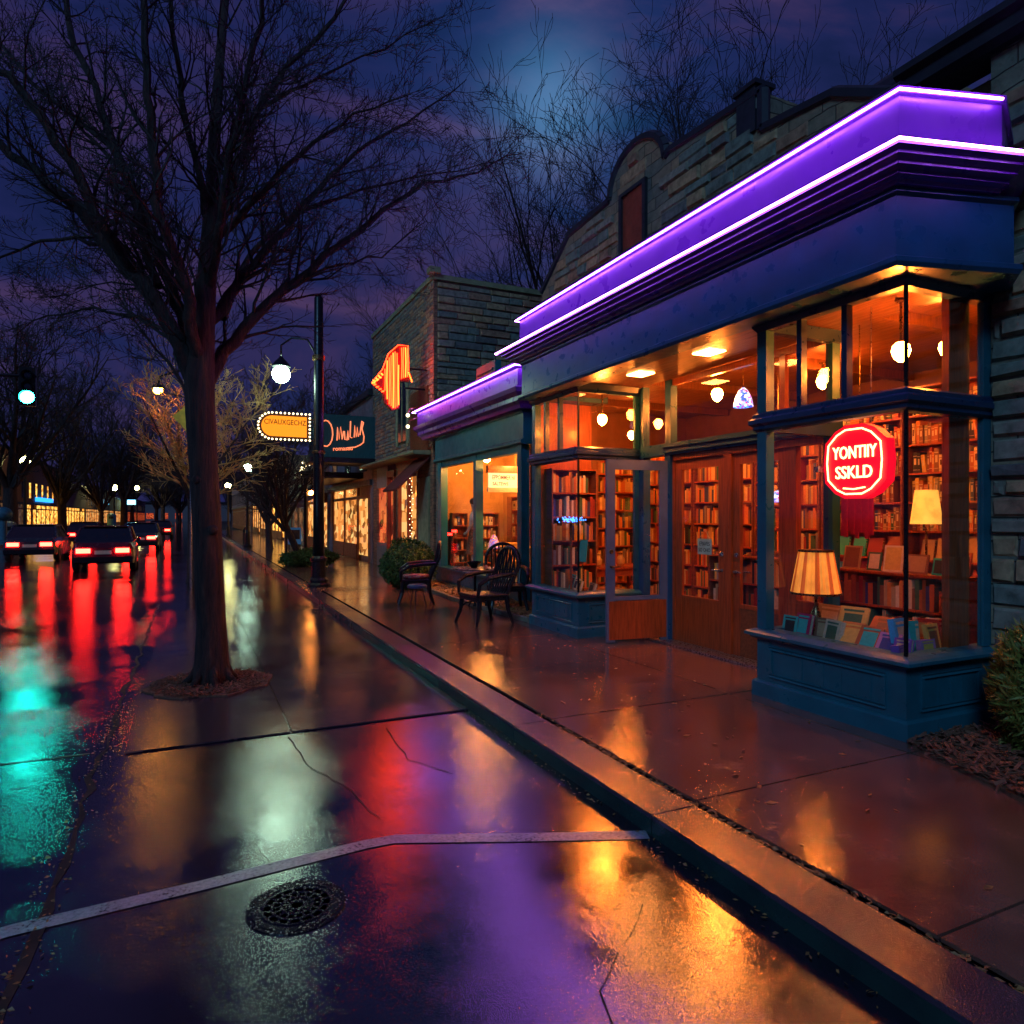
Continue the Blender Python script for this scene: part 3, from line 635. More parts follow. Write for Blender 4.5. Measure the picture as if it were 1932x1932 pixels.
# roof slab
MB().box(4.9,9.9,3.40,9.4,3.98,4.06).box(WX+.25,9.9,9.4,11.8,3.98,4.06).build('roof',M['cap'],shop,world=True)
MB().box(4.72,5.88,3.40,9.4,3.668,3.70).build('soffit',M['woodx'],shop,world=True)
for y_ in (6.05,7.35):
    MB().box(5.18,5.42,y_-.14,y_+.14,3.655,3.667).build('soffit_light',M['soffitlamp'],shop,world=True)
def bay(yl,yr,mull):
    path=[(WX,yl),(FX,yl),(FX,yr),(WX,yr)]
    fr=MB().sweep(path,[(-.09,2.60),(.0,2.60),(.03,2.62),(.03,2.65),(.06,2.67),(.06,2.71),(.03,2.73),(.03,2.76),(.0,2.78),(-.09,2.78)])
    fr.sweep(path,[(-.09,3.54),(.0,3.54),(.03,3.58),(.05,3.66),(-.09,3.66)])
    f=fr.build('bay_window',M['navy'],shop,world=True)
    bk=MB().sweep(path,[(-.06,SW-.01),(.035,SW-.01),(.035,.25),(.015,.27),(0,.27),(0,.66),(-.06,.66)])
    # raised panel mouldings
    for (a,b_) in ((path[0],path[1]),(path[1],path[2]),(path[2],path[3])):
        ax=Vector((b_[0]-a[0],b_[1]-a[1])); L=ax.length; ax/=L
        def pt(s): return (a[0]+ax.x*s,a[1]+ax.y*s)
        m_=.16
        for (z0,z1) in ((.32,.35),(.57,.60)): bk.sweep([pt(m_),pt(L-m_)],[(.001,z0),(.022,z0),(.012,(z0+z1)/2),(.022,z1),(.001,z1)])
        for s_ in (m_,L-m_-.03): bk.seg(pt(s_),pt(s_+.03),.352,.568,.001,.018)
        for q in (.35,.5,.62,.8):
            bk.seg(pt(L*q),pt(L*q+.006),.352,.568,.001,.005)
    bk.build('bulkhead',M['teal'],f)
    MB().sweep(path,[(-.12,.662),(.04,.662),(.05,.68),(.085,.69),(.085,.715),(.06,.73),(.02,.745),(-.12,.75)]).build('sill',M['teal'],f)
    for z0,z1 in ((.751,2.599),(2.781,3.539)):
        MB().box(FX,FX+.10,yl-.11,yl,z0,z1).build('post',M['teal'],f)
        MB().box(WX-.10,WX,yl-.05,yl,z0,z1).build('post',M['teal'],f); MB().box(WX-.10,WX,yr,yr+.05,z0,z1).build('post',M['teal'],f)
        MB().box(FX-.006,FX+.016,yr-.006,yr+.016,z0,z1).build('corner_bead',M['black'],f)
    for y_ in mull: MB().box(FX+.0,FX+.07,y_-.025,y_+.025,2.781,3.539).build('mullion',M['navy'],f)
    for (z0,z1) in ((.751,2.599),(2.781,3.539)):
        MB().box(FX+.02,FX+.026,yr+.02,yl-.1,z0,z1).build('pane',M['glass'],f)
        MB().box(FX+.02,WX-.1,yr+.02,yr+.026,z0,z1).build('pane',M['glass'],f)
        MB().box(FX+.1,WX-.1,yl-.028,yl-.022,z0,z1).build('pane',M['glass'],f)
    MB().box(FX+.03,WX+.35,yr+.03,yl-.03,.60,.655).build('window_deck',M['woodd'],f)
bay(4.87,3.38,(4.38,3.92))
bay(9.6,8.18,(9.18,8.75))
# inner window post (dark boards inside the right window)
MB().box(WX-.40,WX-.14,3.47,3.53,.70,3.6).build('inner_board',M['wood'],shop,world=True)
MB().box(4.90,WX-.02,9.50,9.545,.657,3.6).build('inner_board',M['wood'],shop,world=True)
# recessed doorway at WX
d=MB()
for (y0,y1) in ((7.46,7.58),(4.88,4.98),(8.06,8.17)): d.box(WX-.04,WX+.08,y0,y1,SW,2.64)
d.box(WX-.05,WX+.09,4.88,8.17,2.641,2.80); d.box(WX-.075,WX-.051,4.88,7.58,2.67,2.70); d.box(WX-.075,WX-.051,4.88,7.58,2.74,2.77)
for y0,y1 in ((7.46,7.58),(4.88,4.96),(8.08,8.17)): d.box(WX-.03,WX+.08,y0,y1,2.801,3.66)
d.build('doorway_frame',M['blue'],shop,world=True)
d=MB(); d.box(WX-.0,WX+.07,7.40,7.459,SW,2.64); d.box(WX-.02,WX+.08,6.33,6.45,SW,2.56) ; d.box(WX-.02,WX+.08,4.982,7.40,2.561,2.64); d.box(WX+.0,WX+.08,5.37,5.49,SW,2.56)
d.box(WX,WX+.06,4.982,5.369,SW,.9)
d.box(WX,WX+.06,5.52,5.60,2.801,3.60); d.box(WX,WX+.06,4.96,7.46,3.58,3.66)
d.build('door_jamb',M['wood'],shop,world=True)
MB().box(WX+.02,WX+.026,4.96,5.52,2.801,3.58).build('transom_pane',M['glass'],shop,world=True)
MB().box(WX+.02,WX+.026,5.60,7.46,2.801,3.58).build('transom_pane',M['glass'],shop,world=True)
MB().box(WX+.02,WX+.026,7.58,8.08,2.801,3.58).build('transom_pane',M['glass'],shop,world=True)
MB().box(WX+.03,WX+.036,4.982,5.369,.9,2.56).build('side_pane',M['glass'],shop,world=True)
def door_leaf(w_,mf,mk,kick=.62,h=2.42):
    """local: hinge at origin, leaf along +x, thickness y, z up"""
    b=MB(); st=.12
    b.box(0,st,-.022,.022,0,h).box(w_-st,w_,-.022,.022,0,h).box(st,w_-st,-.022,.022,h-st*1.1,h).box(st,w_-st,-.022,.022,kick-.05,kick)
    k_=MB().box(st,w_-st,-.018,.018,.04,kick-.05).box(st+.0,w_-st,-.022,.022,0,.04)
    p=MB().box(st,w_-st,-.003,.003,kick,h-st*1.1)
    return b,k_,p
def place_leaf(loc,ang,mf,mk,label=None,w_=.88,handle='brass',kick=.62,full_kick=False):
    b,k_,p=door_leaf(w_,mf,mk,kick)
    o=b.build('door',mf,shop); o.location=Vector(loc)-shop.location; o.rotation_euler=(0,0,ang)
    if label: o['label']=label
    if full_kick:
        k_=MB().box(.03,w_-.03,-.026,.026,.03,kick-.06)
    k_.build('kick_panel',mk,o); p.build('pane',M['glass'],o)
    x=w_-.06
    for s_ in (-1,1):
        MB().tube([(x,s_*.022,1.0),(x,s_*.065,1.0),(x-.03,s_*.072,1.0),(x-.12,s_*.072,1.0)],[.02,.014,.012,.010],8).build('handle',M[handle],o)
        MB().lathe([(.03,0),(.03,.012),(.02,.02)],12,0,T(x,s_*.022,1.2)@RX(-s_*math.pi/2)).build('lock',M[handle],o)
    return o
place_leaf((WX+.03,7.395,SW+.02),-math.pi/2,M['wood'],M['wood'],'red-brown closed door with a small sign hanging in its glass',.94,'steel')
place_leaf((WX+.03,5.495,SW+.02),math.pi/2,M['wood'],M['woodd'],None,.83,'steel')
place_leaf((WX-.03,7.53,SW+.02),math.pi-.12,M['greydoor'],M['wood'],'open door leaf painted grey-blue with a red-brown kick panel',.92,'brass',.60,True)
MB().box(WX-.25,WX+.2,4.98,8.1,SW+.001,SW+.02).build('threshold',M['steel'],shop,world=True)
# walls of the shop rooms
wl=MB()
wl.box(WX,9.7,3.20,3.379,SW,3.98)                      # right party wall
wl.box(9.55,9.7,3.38,11.8,SW,3.98)                     # back
wl.box(WX+.02,9.55,11.62,11.8,SW,3.98)                 # left end
wl.box(WX+.001,WX+.15,9.601,11.62,SW,3.98)
wl.build('inner_wall',M['plasterdk'],shop,world=True)
MB().box(WX+.09,9.55,3.38,11.62,.05,.135).build('shop_floor',M['floorw'],shop,world=True)
cl=MB().box(WX+.0,9.55,3.38,11.62,3.90,3.97)
for i in range(4): cl.box(WX+.1,9.5,4.6+i*1.9,4.72+i*1.9,3.78,3.899)
cl.build('ceiling',M['woodx'],shop,world=True)
# stone facade right of the bay
nb=thing('stone_building','tan stone building at the right edge with the violet glow on its upper wall','building',(WX+1,.5,SW))
MB().box(WX+.003,WX+2.5,-6,3.196,-.02,5.55).box(WX+.3,WX+2.5,3.197,4.1,4.08,5.55).box(WX-.012,WX+.3,2.9,3.375,SW,5.55).build('wall',M['stone2'],nb,world=True)
MB().sweep([(WX+.02,4.1),(WX+.02,-6)],[(-.2,5.552),(.10,5.552),(.16,5.60),(.16,5.70),(.22,5.74),(.22,5.80),(-.2,5.80)]).build('cornice',M['cap'],nb,world=True)
MB().sweep([(WX+.02,3.1),(WX+.02,-6)],[(0,5.25),(.03,5.25),(.03,5.42),(0,5.42)]).build('red_band',M['redpaint'],nb,world=True)
MB().box(WX+.0,WX+.018,-6,3.16,SW-.02,.5).build('plinth',M['stuccop'],nb,world=True)
blocks('stone_facing',nb,-1.0,3.37,SW+.4,5.2,lambda a,z,d:(WX-.012-d,a,z),5,None,.17,.3,.7)
# upper storey of stone set back above the bookshop
us=thing('stone_upper_building','tall rough stone building rising behind the neon cornice, with an arched gable and chimney','building',(6.9,9,SW))
X0=6.75
prof=[(12.9,3.0),(12.9,6.55),(11.7,7.35),(10.35,7.45),(10.2,7.6)]
arch=[(9.5+.75*math.cos(R(a)),7.55+.55*math.sin(R(a))) for a in range(0,181,15)][::-1]
poly=[(12.9,3.0),(12.9,6.55),(11.75,7.35),(10.3,7.42)]+[(y,z) for y,z in arch[::-1]][::-1]
poly=[(12.9,4.23),(12.9,6.55),(11.75,7.35),(10.3,7.42)]+[(9.5-.78*math.cos(R(a)),7.45+.62*math.sin(R(a))) for a in range(180,-1,-15)]+[(8.6,7.50),(6.7,7.36),(6.7,6.85),(5.6,6.7),(4.9,6.3),(4.4,6.25),(4.4,4.23)]
Mx=Matrix(((0,0,1,X0),(1,0,0,0),(0,1,0,0),(0,0,0,1)))
MB().prism([(y,z) for y,z in poly],0,3.4,0,Mx).build('wall',M['stone'],us,world=True)
cp=MB()
ed=poly[1:-1]
cp2=[]
for (a,b_) in zip(ed[:-1],ed[1:]):
    cp.tube([(X0+.03,a[0],a[1]+.03),(X0+.03,b_[0],b_[1]+.03)],.085,6)
cp.build('coping',M['cap'],us,world=True)
MB().box(X0-.04,X0+.26,6.78,7.12,6.9,7.50).box(X0-.07,X0+.29,6.74,7.16,7.501,7.56).build('chimney',M['cap'],us,world=True)
wn=MB().box(X0-.02,X0+.02,9.25,9.85,6.35,7.30).build('attic_window',M['redpaint'],us,world=True)
fr=MB()
for a in ((9.17,9.25,6.30,7.36),(9.85,9.93,6.30,7.36)): fr.box(X0-.06,X0-.001,a[0],a[1],a[2],a[3])
fr.box(X0-.06,X0-.001,9.25,9.85,7.30,7.36).box(X0-.09,X0-.001,9.12,9.98,6.22,6.298)
fr.build('window_trim',M['cap'],wn,world=True)
def topf(y):
    pts=sorted(ed)
    for (p_,q_) in zip(pts[:-1],pts[1:]):
        if p_[0]<=y<=q_[0]: return p_[1]+(q_[1]-p_[1])*((y-p_[0])/max(1e-6,q_[0]-p_[0]))
    return 4
blocks('stone_facing',us,4.45,12.88,4.25,8.1,lambda a,z,d:(X0-d,a,z),3,topf,.20,.25,.8,lambda a,b_,z,zt:(a<9.98 and b_>9.12 and z<7.40 and zt>6.18))
# curved skylight hood behind
hd=MB(); 
for i in range(9):
    a=math.pi*i/8; 
hd.lathe([(.45,0),(.45,1.6)],20,0,T(X0+.6,4.9,6.4)@RX(R(90)).inverted()@T(0,0,0)); hd.build('roof_hood',M['cap'],us,world=True)

# ------------------------------------------------------------------ shop interior furniture
def bookcase(name,label,x0,x1,y0,y1,z0,z1,face,n,group='bookcases in the bookshop'):
    """face 'x' = open to -x, 'y' = open to -y"""
    t=thing(name,label,'bookcase',((x0+x1)/2,(y0+y1)/2,z0),0,group); th=.025
    if face=='x':
        MB().box(x0,x1,y0,y0+th,z0,z1).build('side_panel',M['woodd'],t,world=True); MB().box(x0,x1,y1-th,y1,z0,z1).build('side_panel',M['woodd'],t,world=True)
        MB().box(x1-.012,x1,y0+th,y1-th,z0,z1).build('back_panel',M['wood'],t,world=True)
    else:
        MB().box(x0,x0+th,y0,y1,z0,z1).build('side_panel',M['woodd'],t,world=True); MB().box(x1-th,x1,y0,y1,z0,z1).build('side_panel',M['woodd'],t,world=True)
        MB().box(x0+th,x1-th,y1-.012,y1,z0,z1).build('back_panel',M['wood'],t,world=True)
    zs=[z0+(z1-z0-th)*i/n for i in range(n+1)]
    for z in zs:
        if face=='x': MB().box(x0+.002,x1-.013,y0+th,y1-th,z,z+th).build('shelf',M['wood'],t,world=True)
        else: MB().box(x0+th,x1-th,y0+.002,y1-.013,z,z+th).build('shelf',M['wood'],t,world=True)
    return [z+th for z in zs[:-1]], (z1-z0)/n-th
cols=list(BC.keys()); warm=['dark red','brown','orange','cream','tan','golden','rust','cream','tan','orange','grey','dark green','black','brown','rust','navy blue']
BMESH={}
def book_mesh(col):
    if col in BMESH: return BMESH[col]
    b=MB() # unit book: spine toward -x, thickness along y (0..1), height z (0..1), depth x (0..1)
    b.box(0,.03,0,1,0,1,0).box(.03,1,0,.07,0,1,0).box(.03,1,.93,1,0,1,0).box(.04,.97,.07,.93,.02,.98,1)
    b.box(-.006,.0,.06,.94,.80,.83,2).box(-.006,.0,.06,.94,.14,.16,2).box(-.004,.0,.25,.75,.40,.70,2)
    me=bpy.data.meshes.new('book'); me.from_pydata(b.v,[],b.f)
    for m_ in (BM[col],M['page'],M['cream'] if col not in('cream','tan') else M['golddk']): me.materials.append(m_)
    me.polygons.foreach_set('material_index',b.m); me.update(); BMESH[col]=me; return me
stuffb=MB(); NB=[0]
def shelf_books(z,hmax,face,a0,a1,front,r,desc=None,group=None,limit=999):
    """row of upright books; individual when desc is given"""
    y=a0
    while y<a1-.03:
        if r.random()<.04: y+=r.uniform(.03,.10)
        th=r.uniform(.026,.060); h=min(hmax*.96,r.uniform(.60,.92)*hmax); dp=r.uniform(.15,.20); c_=r.choice(warm)
        if y+th>a1: break
        if desc:
            o=bpy.data.objects.new('book',book_mesh(c_)); COL.objects.link(o); o.location=(front+r.uniform(0,.03),y,z+.001); o.scale=(dp,th*.96,h)
            if r.random()<.06: o.rotation_euler=(R(-7),0,0); y+=.02
            tag(o,'%s book upright on the %s'%(c_,desc),'book',group); NB[0]+=1
        else:
            ci=warm.index(c_)
            if face=='x': stuffb.box(front,front+dp,y,y+th*.94,z+.001,z+h,ci)
            else: stuffb.box(y,y+th*.94,front,front+dp,z+.001,z+h,ci)
        y+=th
r=random.Random(77)
casesA=[('right',4.55,5.80),('middle',5.84,7.09),('left',7.13,8.4)]
names=['top','second','third','fourth','fifth','sixth','seventh','lowest']
for ci,(nm,y0,y1) in enumerate(casesA):
    zs,hh=bookcase('bookcase',{'right':'tall open bookcase seen behind the yellow shaded lamp at the right of the window','middle':'tall open bookcase seen behind the red window sign','left':'tall open bookcase seen through the transom left of the red sign'}[nm],8.3,8.56,y0,y1,.14,3.45,'x',9)
    zs=zs[::-1]
    for i,z in enumerate(zs):
        desc='%s shelf of the %s bookcase'%(['top','second','third','fourth','fifth','sixth','seventh','eighth','lowest'][i],nm)
        if i<5 and ci<2: shelf_books(z,hh,'x',y0+.035,y1-.035,8.33,r,desc,'upright books on the bookcase behind the red sign window')
        elif i in (5,6,7) and ci<2:
            # face-out books
            y=y0+.06; 
            while y<y1-.26:
                w_=r.uniform(.15,.24); h=r.uniform(.24,.31); c_=r.choice(['tan','cream','orange','teal','rust','golden','light blue','dark red'])
                o=bpy.data.objects.new('book',book_mesh(c_)); COL.objects.link(o)
                # face out: thickness along x
                o.scale=(w_,.035,h); o.rotation_euler=(R(-0),R(0),R(-90)); o.rotation_euler=(R(12),0,R(90)); o.location=(8.36,y,z+.001)
                tag(o,'%s book face out on the %s'%(c_,desc),'book','face-out books on the lower shelves'); NB[0]+=1
                y+=w_+r.uniform(.03,.09)
        else: shelf_books(z,hh,'x',y0+.035,y1-.035,8.33,r)
for lab,x0,x1,y0,y1 in (('dark bookcase at the back of the shop seen through the double door',8.3,8.56,8.44,9.9),('dark bookcase at the back of the shop nearest its left end wall',8.3,8.56,9.94,11.4)):
    zs,hh=bookcase('bookcase',lab,x0,x1,y0,y1,.14,3.2,'x',8)
    for z in zs: shelf_books(z,hh,'x',y0+.035,y1-.035,x0+.03,r)
for lab,x0,x1 in (('bookcase against the left end wall seen through the left bay window',6.15,7.1),('bookcase against the left end wall seen through the open door',7.14,8.2)):
    zs,hh=bookcase('bookcase',lab,x0,x1,11.32,11.60,.14,3.0,'y',8)
    for z in zs: shelf_books(z,hh,'y',x0+.035,x1-.035,11.35,r)
zs,hh=bookcase('bookcase','narrow open bookcase at the left side of the left bay window display',5.02,5.84,9.26,9.49,.657,2.55,'y',5)
for z in zs: shelf_books(z,hh,'y',5.05,5.81,9.28,r)
# low free standing shelf unit near the door
zs,hh=bookcase('bookcase','waist-high open bookcase standing just inside the double door',6.9,7.15,6.5,7.9,.14,1.25,'x',3)
for z in zs: shelf_books(z,hh,'x',6.54,7.86,6.92,r)
zs,hh=bookcase('bookcase','low bookcase standing behind the books of the right window display',6.55,6.8,4.0,5.5,.14,1.22,'x',3)
for z in zs: shelf_books(z,hh,'x',4.04,5.46,6.57,r)
tag(stuffb.build('books',[BM[c_] for c_ in warm]),'rows of small books filling the shelves deep inside the shop','books',kind='stuff')

# display books of the right window : along front pane and side pane
def disp_book(loc,rz,tilt,w_,h,th,col,label,art=None):
    t=thing('display_book',label,'book',loc,rz,'books displayed in the right bay window')
    Mx=RX(-tilt)
    b=MB().box(-w_/2,w_/2,-.0,.006,0,h,0,Mx).box(-w_/2,w_/2,th-.006,th,0,h,0,Mx).box(-w_/2,-w_/2+.008,.006,th-.006,0,h,0,Mx)
    b.build('cover',BM[col],t); MB().box(-w_/2+.01,w_/2-.006,.0065,th-.0065,.006,h-.006,0,Mx).build('pages',M['page'],t)
    if art: 
        q=MB().box(-w_*.32,w_*.32,-.002,-.0002,h*.30,h*.80,0,Mx).box(-w_*.36,w_*.36,-.0022,-.0003,h*.86,h*.92,0,Mx); q.build('cover_picture',BM[art] if art in BM else M[art],t)
    return t
ZD=.656
# facing -x (street) : local -y -> world -x  => rz=-90
fr_=-math.pi/2
D_=[(5.06,4.70,.0,.20,.17,.22,.10,'teal','small teal book at the far left of the window display','black'),
 (5.06,4.56,.0,.25,.16,.26,.05,'crimson','crimson book with pale green cover picture standing left of the pleated lamp','teal'),
 (5.10,4.37,.1,.2,.14,.24,.05,'brown','narrow brown book beside the foot of the pleated lamp','tan'),
 (5.02,4.22,-.2,.25,.19,.25,.05,'cream','cream book with a patterned cover right of the pleated lamp','dark green'),
 (5.00,4.05,.1,.62,.21,.29,.04,'orange','bright orange book leaning back at the middle of the sill','golden'),
 (4.99,3.86,.1,.60,.20,.28,.04,'rust','rust-coloured book with a teal picture leaning beside the orange one','teal'),
 (4.98,3.68,.1,.62,.18,.25,.03,'mauve','tablet-sized book with a deep blue cover leaning near the window corner','navy blue'),
 (4.99,3.53,.2,.30,.13,.20,.05,'purple','purple book standing just left of the glass corner','cream')]
for x,y,rz,tl,w_,h,th,c_,lab,art in D_: disp_book((x,y,ZD),fr_+rz,tl,w_,h,th,c_,lab,art)
E_=[(5.02,3.50,.2,.15,.16,.15,.06,'purple','violet book lying upright just right of the glass corner','mauve'),
 (5.18,3.60,.1,.18,.20,.33,.05,'light blue','light blue book standing tall behind the glass right of the corner','cream'),
 (5.33,3.60,.0,.10,.05,.30,.18,'teal','thin green book with its spine to the side pane','cream'),
 (5.44,3.52,.1,.20,.18,.28,.03,'golden','golden-brown book facing the side pane','brown'),
 (5.30,3.49,.0,.15,.18,.17,.04,'mauve','small mauve book low against the side pane','golden'),
 (5.62,3.60,-.1,.05,.045,.29,.20,'dark red','dark red book upright by the side pane','cream'),
 (5.68,3.60,-.1,.08,.04,.28,.20,'tan','tan book upright by the side pane, next to the dark red one','cream'),
 (5.74,3.60,-.1,.08,.04,.29,.20,'cream','cream book upright by the side pane at the end of the row','grey'),
 (5.53,3.62,0,.1,.06,.27,.2,'orange','orange spine upright by the side pane','cream')]
for x,y,rz,tl,w_,h,th,c_,lab,art in E_: disp_book((x,y,ZD),rz,tl,w_,h,th,c_,lab,art)
G_=[(5.45,4.62,.1,.35,.26,.32,.03,'tan','framed tan card leaning behind the left display books','cream'),
 (5.42,4.34,.2,.4,.26,.34,.03,'golden','gold framed picture leaning behind the pleated lamp','dark green'),
 (5.40,4.02,.1,.75,.34,.34,.02,'rust','big rust-coloured open folder leaning at the back of the display','brown')]
for x,y,rz,tl,w_,h,th,c_,lab,art in G_: disp_book((x,y,ZD),fr_+rz,tl,w_,h,th,c_,lab,art)
# stacked flat books
def stack(loc,n,base,desc,r):
    for i in range(n):
        c_=r.choice(cols); o=bpy.data.objects.new('book',book_mesh(c_)); COL.objects.link(o)
        o.scale=(.15,.035,.22); o.rotation_euler=(R(90),0,R(base)+r.uniform(-.2,.2)); o.location=(loc[0],loc[1],loc[2]+i*.036+.036*0)
        tag(o,'%s book lying flat %s, number %d from the bottom'%(c_,desc,i+1),'book','books lying in flat stacks')
# framed cards and objects on the low bookcase behind the display
rq=random.Random(44)
for i,(y_,c1,c2,w_,h_,lab) in enumerate(((5.30,'tan','brown',.22,.26,'tan framed print, leftmost on the low bookcase behind the display'),(5.02,'dark green','cream',.16,.20,'small dark green framed card on the low bookcase'),
    (4.80,'cream','golden',.20,.28,'cream framed card with a golden picture on the low bookcase'),(4.55,'brown','tan',.26,.20,'wide brown framed picture on the low bookcase'),
    (4.30,'teal','black',.17,.17,'square teal framed picture on the low bookcase'),(4.10,'rust','cream',.18,.24,'rust framed print, rightmost on the low bookcase'))):
    t=thing('picture_frame',lab,'picture',(6.66,y_,1.222),-math.pi/2+rq.uniform(-.2,.2),'framed pictures on the low bookcase')
    Mx=RX(-.2); MB().box(-w_/2,w_/2,0,.015,0,h_,0,Mx).build('frame',BM[c1],t); MB().box(-w_/2+.02,w_/2-.02,-.003,-.0005,.02,h_-.02,0,Mx).build('picture',BM[c2],t)
sc_=thing('scarf','crimson striped cloth hanging below the red sign inside the right window','scarf',(6.1,4.75,2.0))
b=MB()
for i in range(9):
    y_=-.16+.04*i; b.box(-.02-.012*(i%2),.0-.012*(i%2),y_,y_+.036,-.38-.04*math.sin(i*1.9),0)
b.build('cloth',BM['crimson'],sc_); MB().tube([(0,-.22,.01),(0,.22,.01)],.012,6).build('rail',M['brass'],sc_); MB().tube([(0,0,.01),(0,0,1.78)],.006,5).build('cord',M['brass'],sc_)
for i,(x,y,c_,lab) in enumerate(((6.35,10.05,'cream','cream jar on the dark table in the left bay'),(6.5,10.35,'teal','teal jar on the dark table in the left bay'),(6.85,10.1,'golden','golden jar on the dark table in the left bay'))):
    t=thing('jar',lab,'jar',(x,y,.936)); MB().lathe([(.04,0),(.07,.04),(.075,.12),(.04,.18),(.045,.20)],14).build('jar_body',BM[c_],t); MB().lathe([(.046,.201),(.046,.22),(.01,.235)],12).build('lid',M['brass'],t)
# pleated table lamp
tl=thing('table_lamp','table lamp with a large glowing pleated shade standing among the books of the right window','lamp',(5.22,4.52,ZD))
b=MB().lathe([(.09,0),(.09,.02),(.03,.05),(.045,.10),(.06,.18),(.04,.27),(.015,.33),(.012,.46)],20); b.build('base',M['brass'],tl,smooth=True)
b=MB(); n=56
vs=[];fs=[]
for k_ in range(n):
    a=2*math.pi*k_/n; q=1.0 if k_%2 else .93
    vs+= [(.22*q*math.cos(a),.22*q*math.sin(a),.44),(.15*q*math.cos(a),.15*q*math.sin(a),.83)]
fs=[(2*k_,2*((k_+1)%n),2*((k_+1)%n)+1,2*k_+1) for k_ in range(n)]
b.add(vs,fs); b.m=[1 if k_%6 in (4,5) else 0 for k_ in range(n)]; b.build('lamp_shade',[M['pleat'],M['pleatdk']],tl)
MB().sphere((0,0,.56),.05,10,8).build('bulb',M['globe'],tl)
MB().lathe([(.2,.43),(.225,.43),(.225,.45),(.2,.45)],40).lathe([(.14,.82),(.155,.82),(.155,.84),(.14,.84)],40).build('shade_trim',M['brass'],tl)
fl=thing('floor_lamp','floor lamp with a tilted plain yellow shade in front of the right bookcase','lamp',(7.85,5.22,.135))
MB().lathe([(.14,0),(.14,.02),(.015,.04),(.012,1.62)],20).build('stand',M['brass'],fl)
b=MB().lathe([(.17,1.58),(.12,1.98)],28,0,None,cap=False); b.build('lamp_shade',M['shade'],fl,smooth=True)
MB().sphere((0,0,1.74),.05,10,8).build('bulb',M['globe2'],fl)
# pendant lamps
def pendant(loc,ceil,label,rad=.08,mat='globe'):
    t=thing('pendant_lamp',label,'lamp',loc,0,'round ceiling lamps in the bookshop')
    b=MB().lathe([(rad*.2,-rad*1.25),(rad*.72,-rad*.8),(rad,0),(rad*.86,rad*.6),(rad*.5,rad*.95)],20); b.build('globe',M[mat],t,smooth=True)
    z=ceil-loc[2]
    MB().lathe([(rad*.55,rad*.96),(rad*.45,rad*1.25),(.012,rad*1.3),(.012,z-.02),(.05,z-.015),(.05,z)],14).build('stem',M['brass'],t)
    return t
pendant((5.50,3.88,3.22),3.66,'bright round lamp hanging inside the glass corner of the right bay',.075)
pendant((6.55,4.15,3.42),3.8,'round lamp standing in for the corner lamp reflection in the right bay glass',.075)  # second globe added in place of a reflection in the glass
pendant((6.45,7.20,3.46),3.8,'bright lamp hanging behind the transom over the double door',.078)
pendant((5.42,8.46,3.22),3.66,'bright lamp hanging behind the transom of the left bay window',.07)
pendant((7.4,6.3,3.55),3.8,'ceiling lamp in the middle of the shop seen through the narrow transom pane',.078)
pendant((7.3,10.4,3.3),3.8,'ceiling lamp above the left end of the shop',.07)
pendant((7.0,8.8,2.75),3.8,'low hanging small lamp seen at the top of the closed door glass',.055)
# stained glass lamp
def tiff(loc,rad,hh,label,mat,ceil=None,table=None):
    t=thing('stained_glass_lamp',label,'lamp',loc,0,'stained glass lamps in the shop')
    b=MB().lathe([(rad,0),(rad*.98,.03*hh/.2),(rad*.80,hh*.5),(rad*.45,hh*.85),(rad*.12,hh)],22,0,None,cap=False); b.build('lamp_shade',M[mat],t,smooth=True)
    if ceil: MB().lathe([(.02,hh),(.008,hh+.05),(.008,ceil-loc[2])],8).build('chain',M['brass'],t)
    if table is not None: MB().lathe([(.08,table-loc[2]),(.08,table-loc[2]+.02),(.02,table-loc[2]+.06),(.03,(table-loc[2])*.5),(.012,hh*.7)],14).build('base',M['brass'],t)
    return t
tiff((6.72,7.0,3.28),.13,.26,'blue and white stained glass lamp hanging behind the transom over the doors','tiffany',3.8)
tiff((7.3,6.95,2.0),.17,.16,'blue domed stained glass lamp glimpsed at the right of the double door','tiffany',3.8)
# neon window sign
ns=thing('neon_sign','red eight-sided neon sign with pale yellow letters hanging in the right bay window','sign',(5.10,4.02,2.27))
def octo(wy,hz,n=None):
    return [(-wy*.62,-hz*.86),(-wy*.30,-hz),(wy*.30,-hz),(wy*.62,-hz*.86),(wy*.95,-hz*.55),(wy,0.0),(wy*.95,hz*.55),(wy*.62,hz*.86),(wy*.30,hz),(-wy*.30,hz),(-wy*.62,hz*.86),(-wy*.95,hz*.55),(-wy,0),(-wy*.95,-hz*.55)]
Ml=FACE_NX
MB().prism(octo(.31,.315),-.10,.0,0,Ml).build('sign_box',M['neonred'],ns)
b=MB(); oc=octo(.265,.275); pts=[Ml@Vector((a,c_,.012)) for a,c_ in oc]; pts.append(pts[0])
for a,c_ in zip(pts[:-1],pts[1:]): b.tube([a,c_],.007,6)
b.tube([Ml@Vector((-.10,-.225,.012)),Ml@Vector((0,-.235,.012)),Ml@Vector((.11,-.222,.012))],.006,6)
b.build('tube_border',M['neonyel'],ns)
b=MB(); text_mb(b,'YONTIIY',.150,Ml@T(0,.075,.006),.72,.004,0,.001); b.build('lettering',M['neonyel'],ns)
b=MB(); text_mb(b,'SSKLD',.150,Ml@T(-.005,-.095,.006),.86,.004,0,.001); b.build('lettering',M['neonyel'],ns)
b=MB(); b.tube([Ml@Vector((-.12,.31,-.05)),Ml@Vector((-.12,1.29,-.05))],.004,5).tube([Ml@Vector((.12,.31,-.05)),Ml@Vector((.12,1.29,-.05))],.004,5); b.build('hanging_chain',M['steel'],ns)
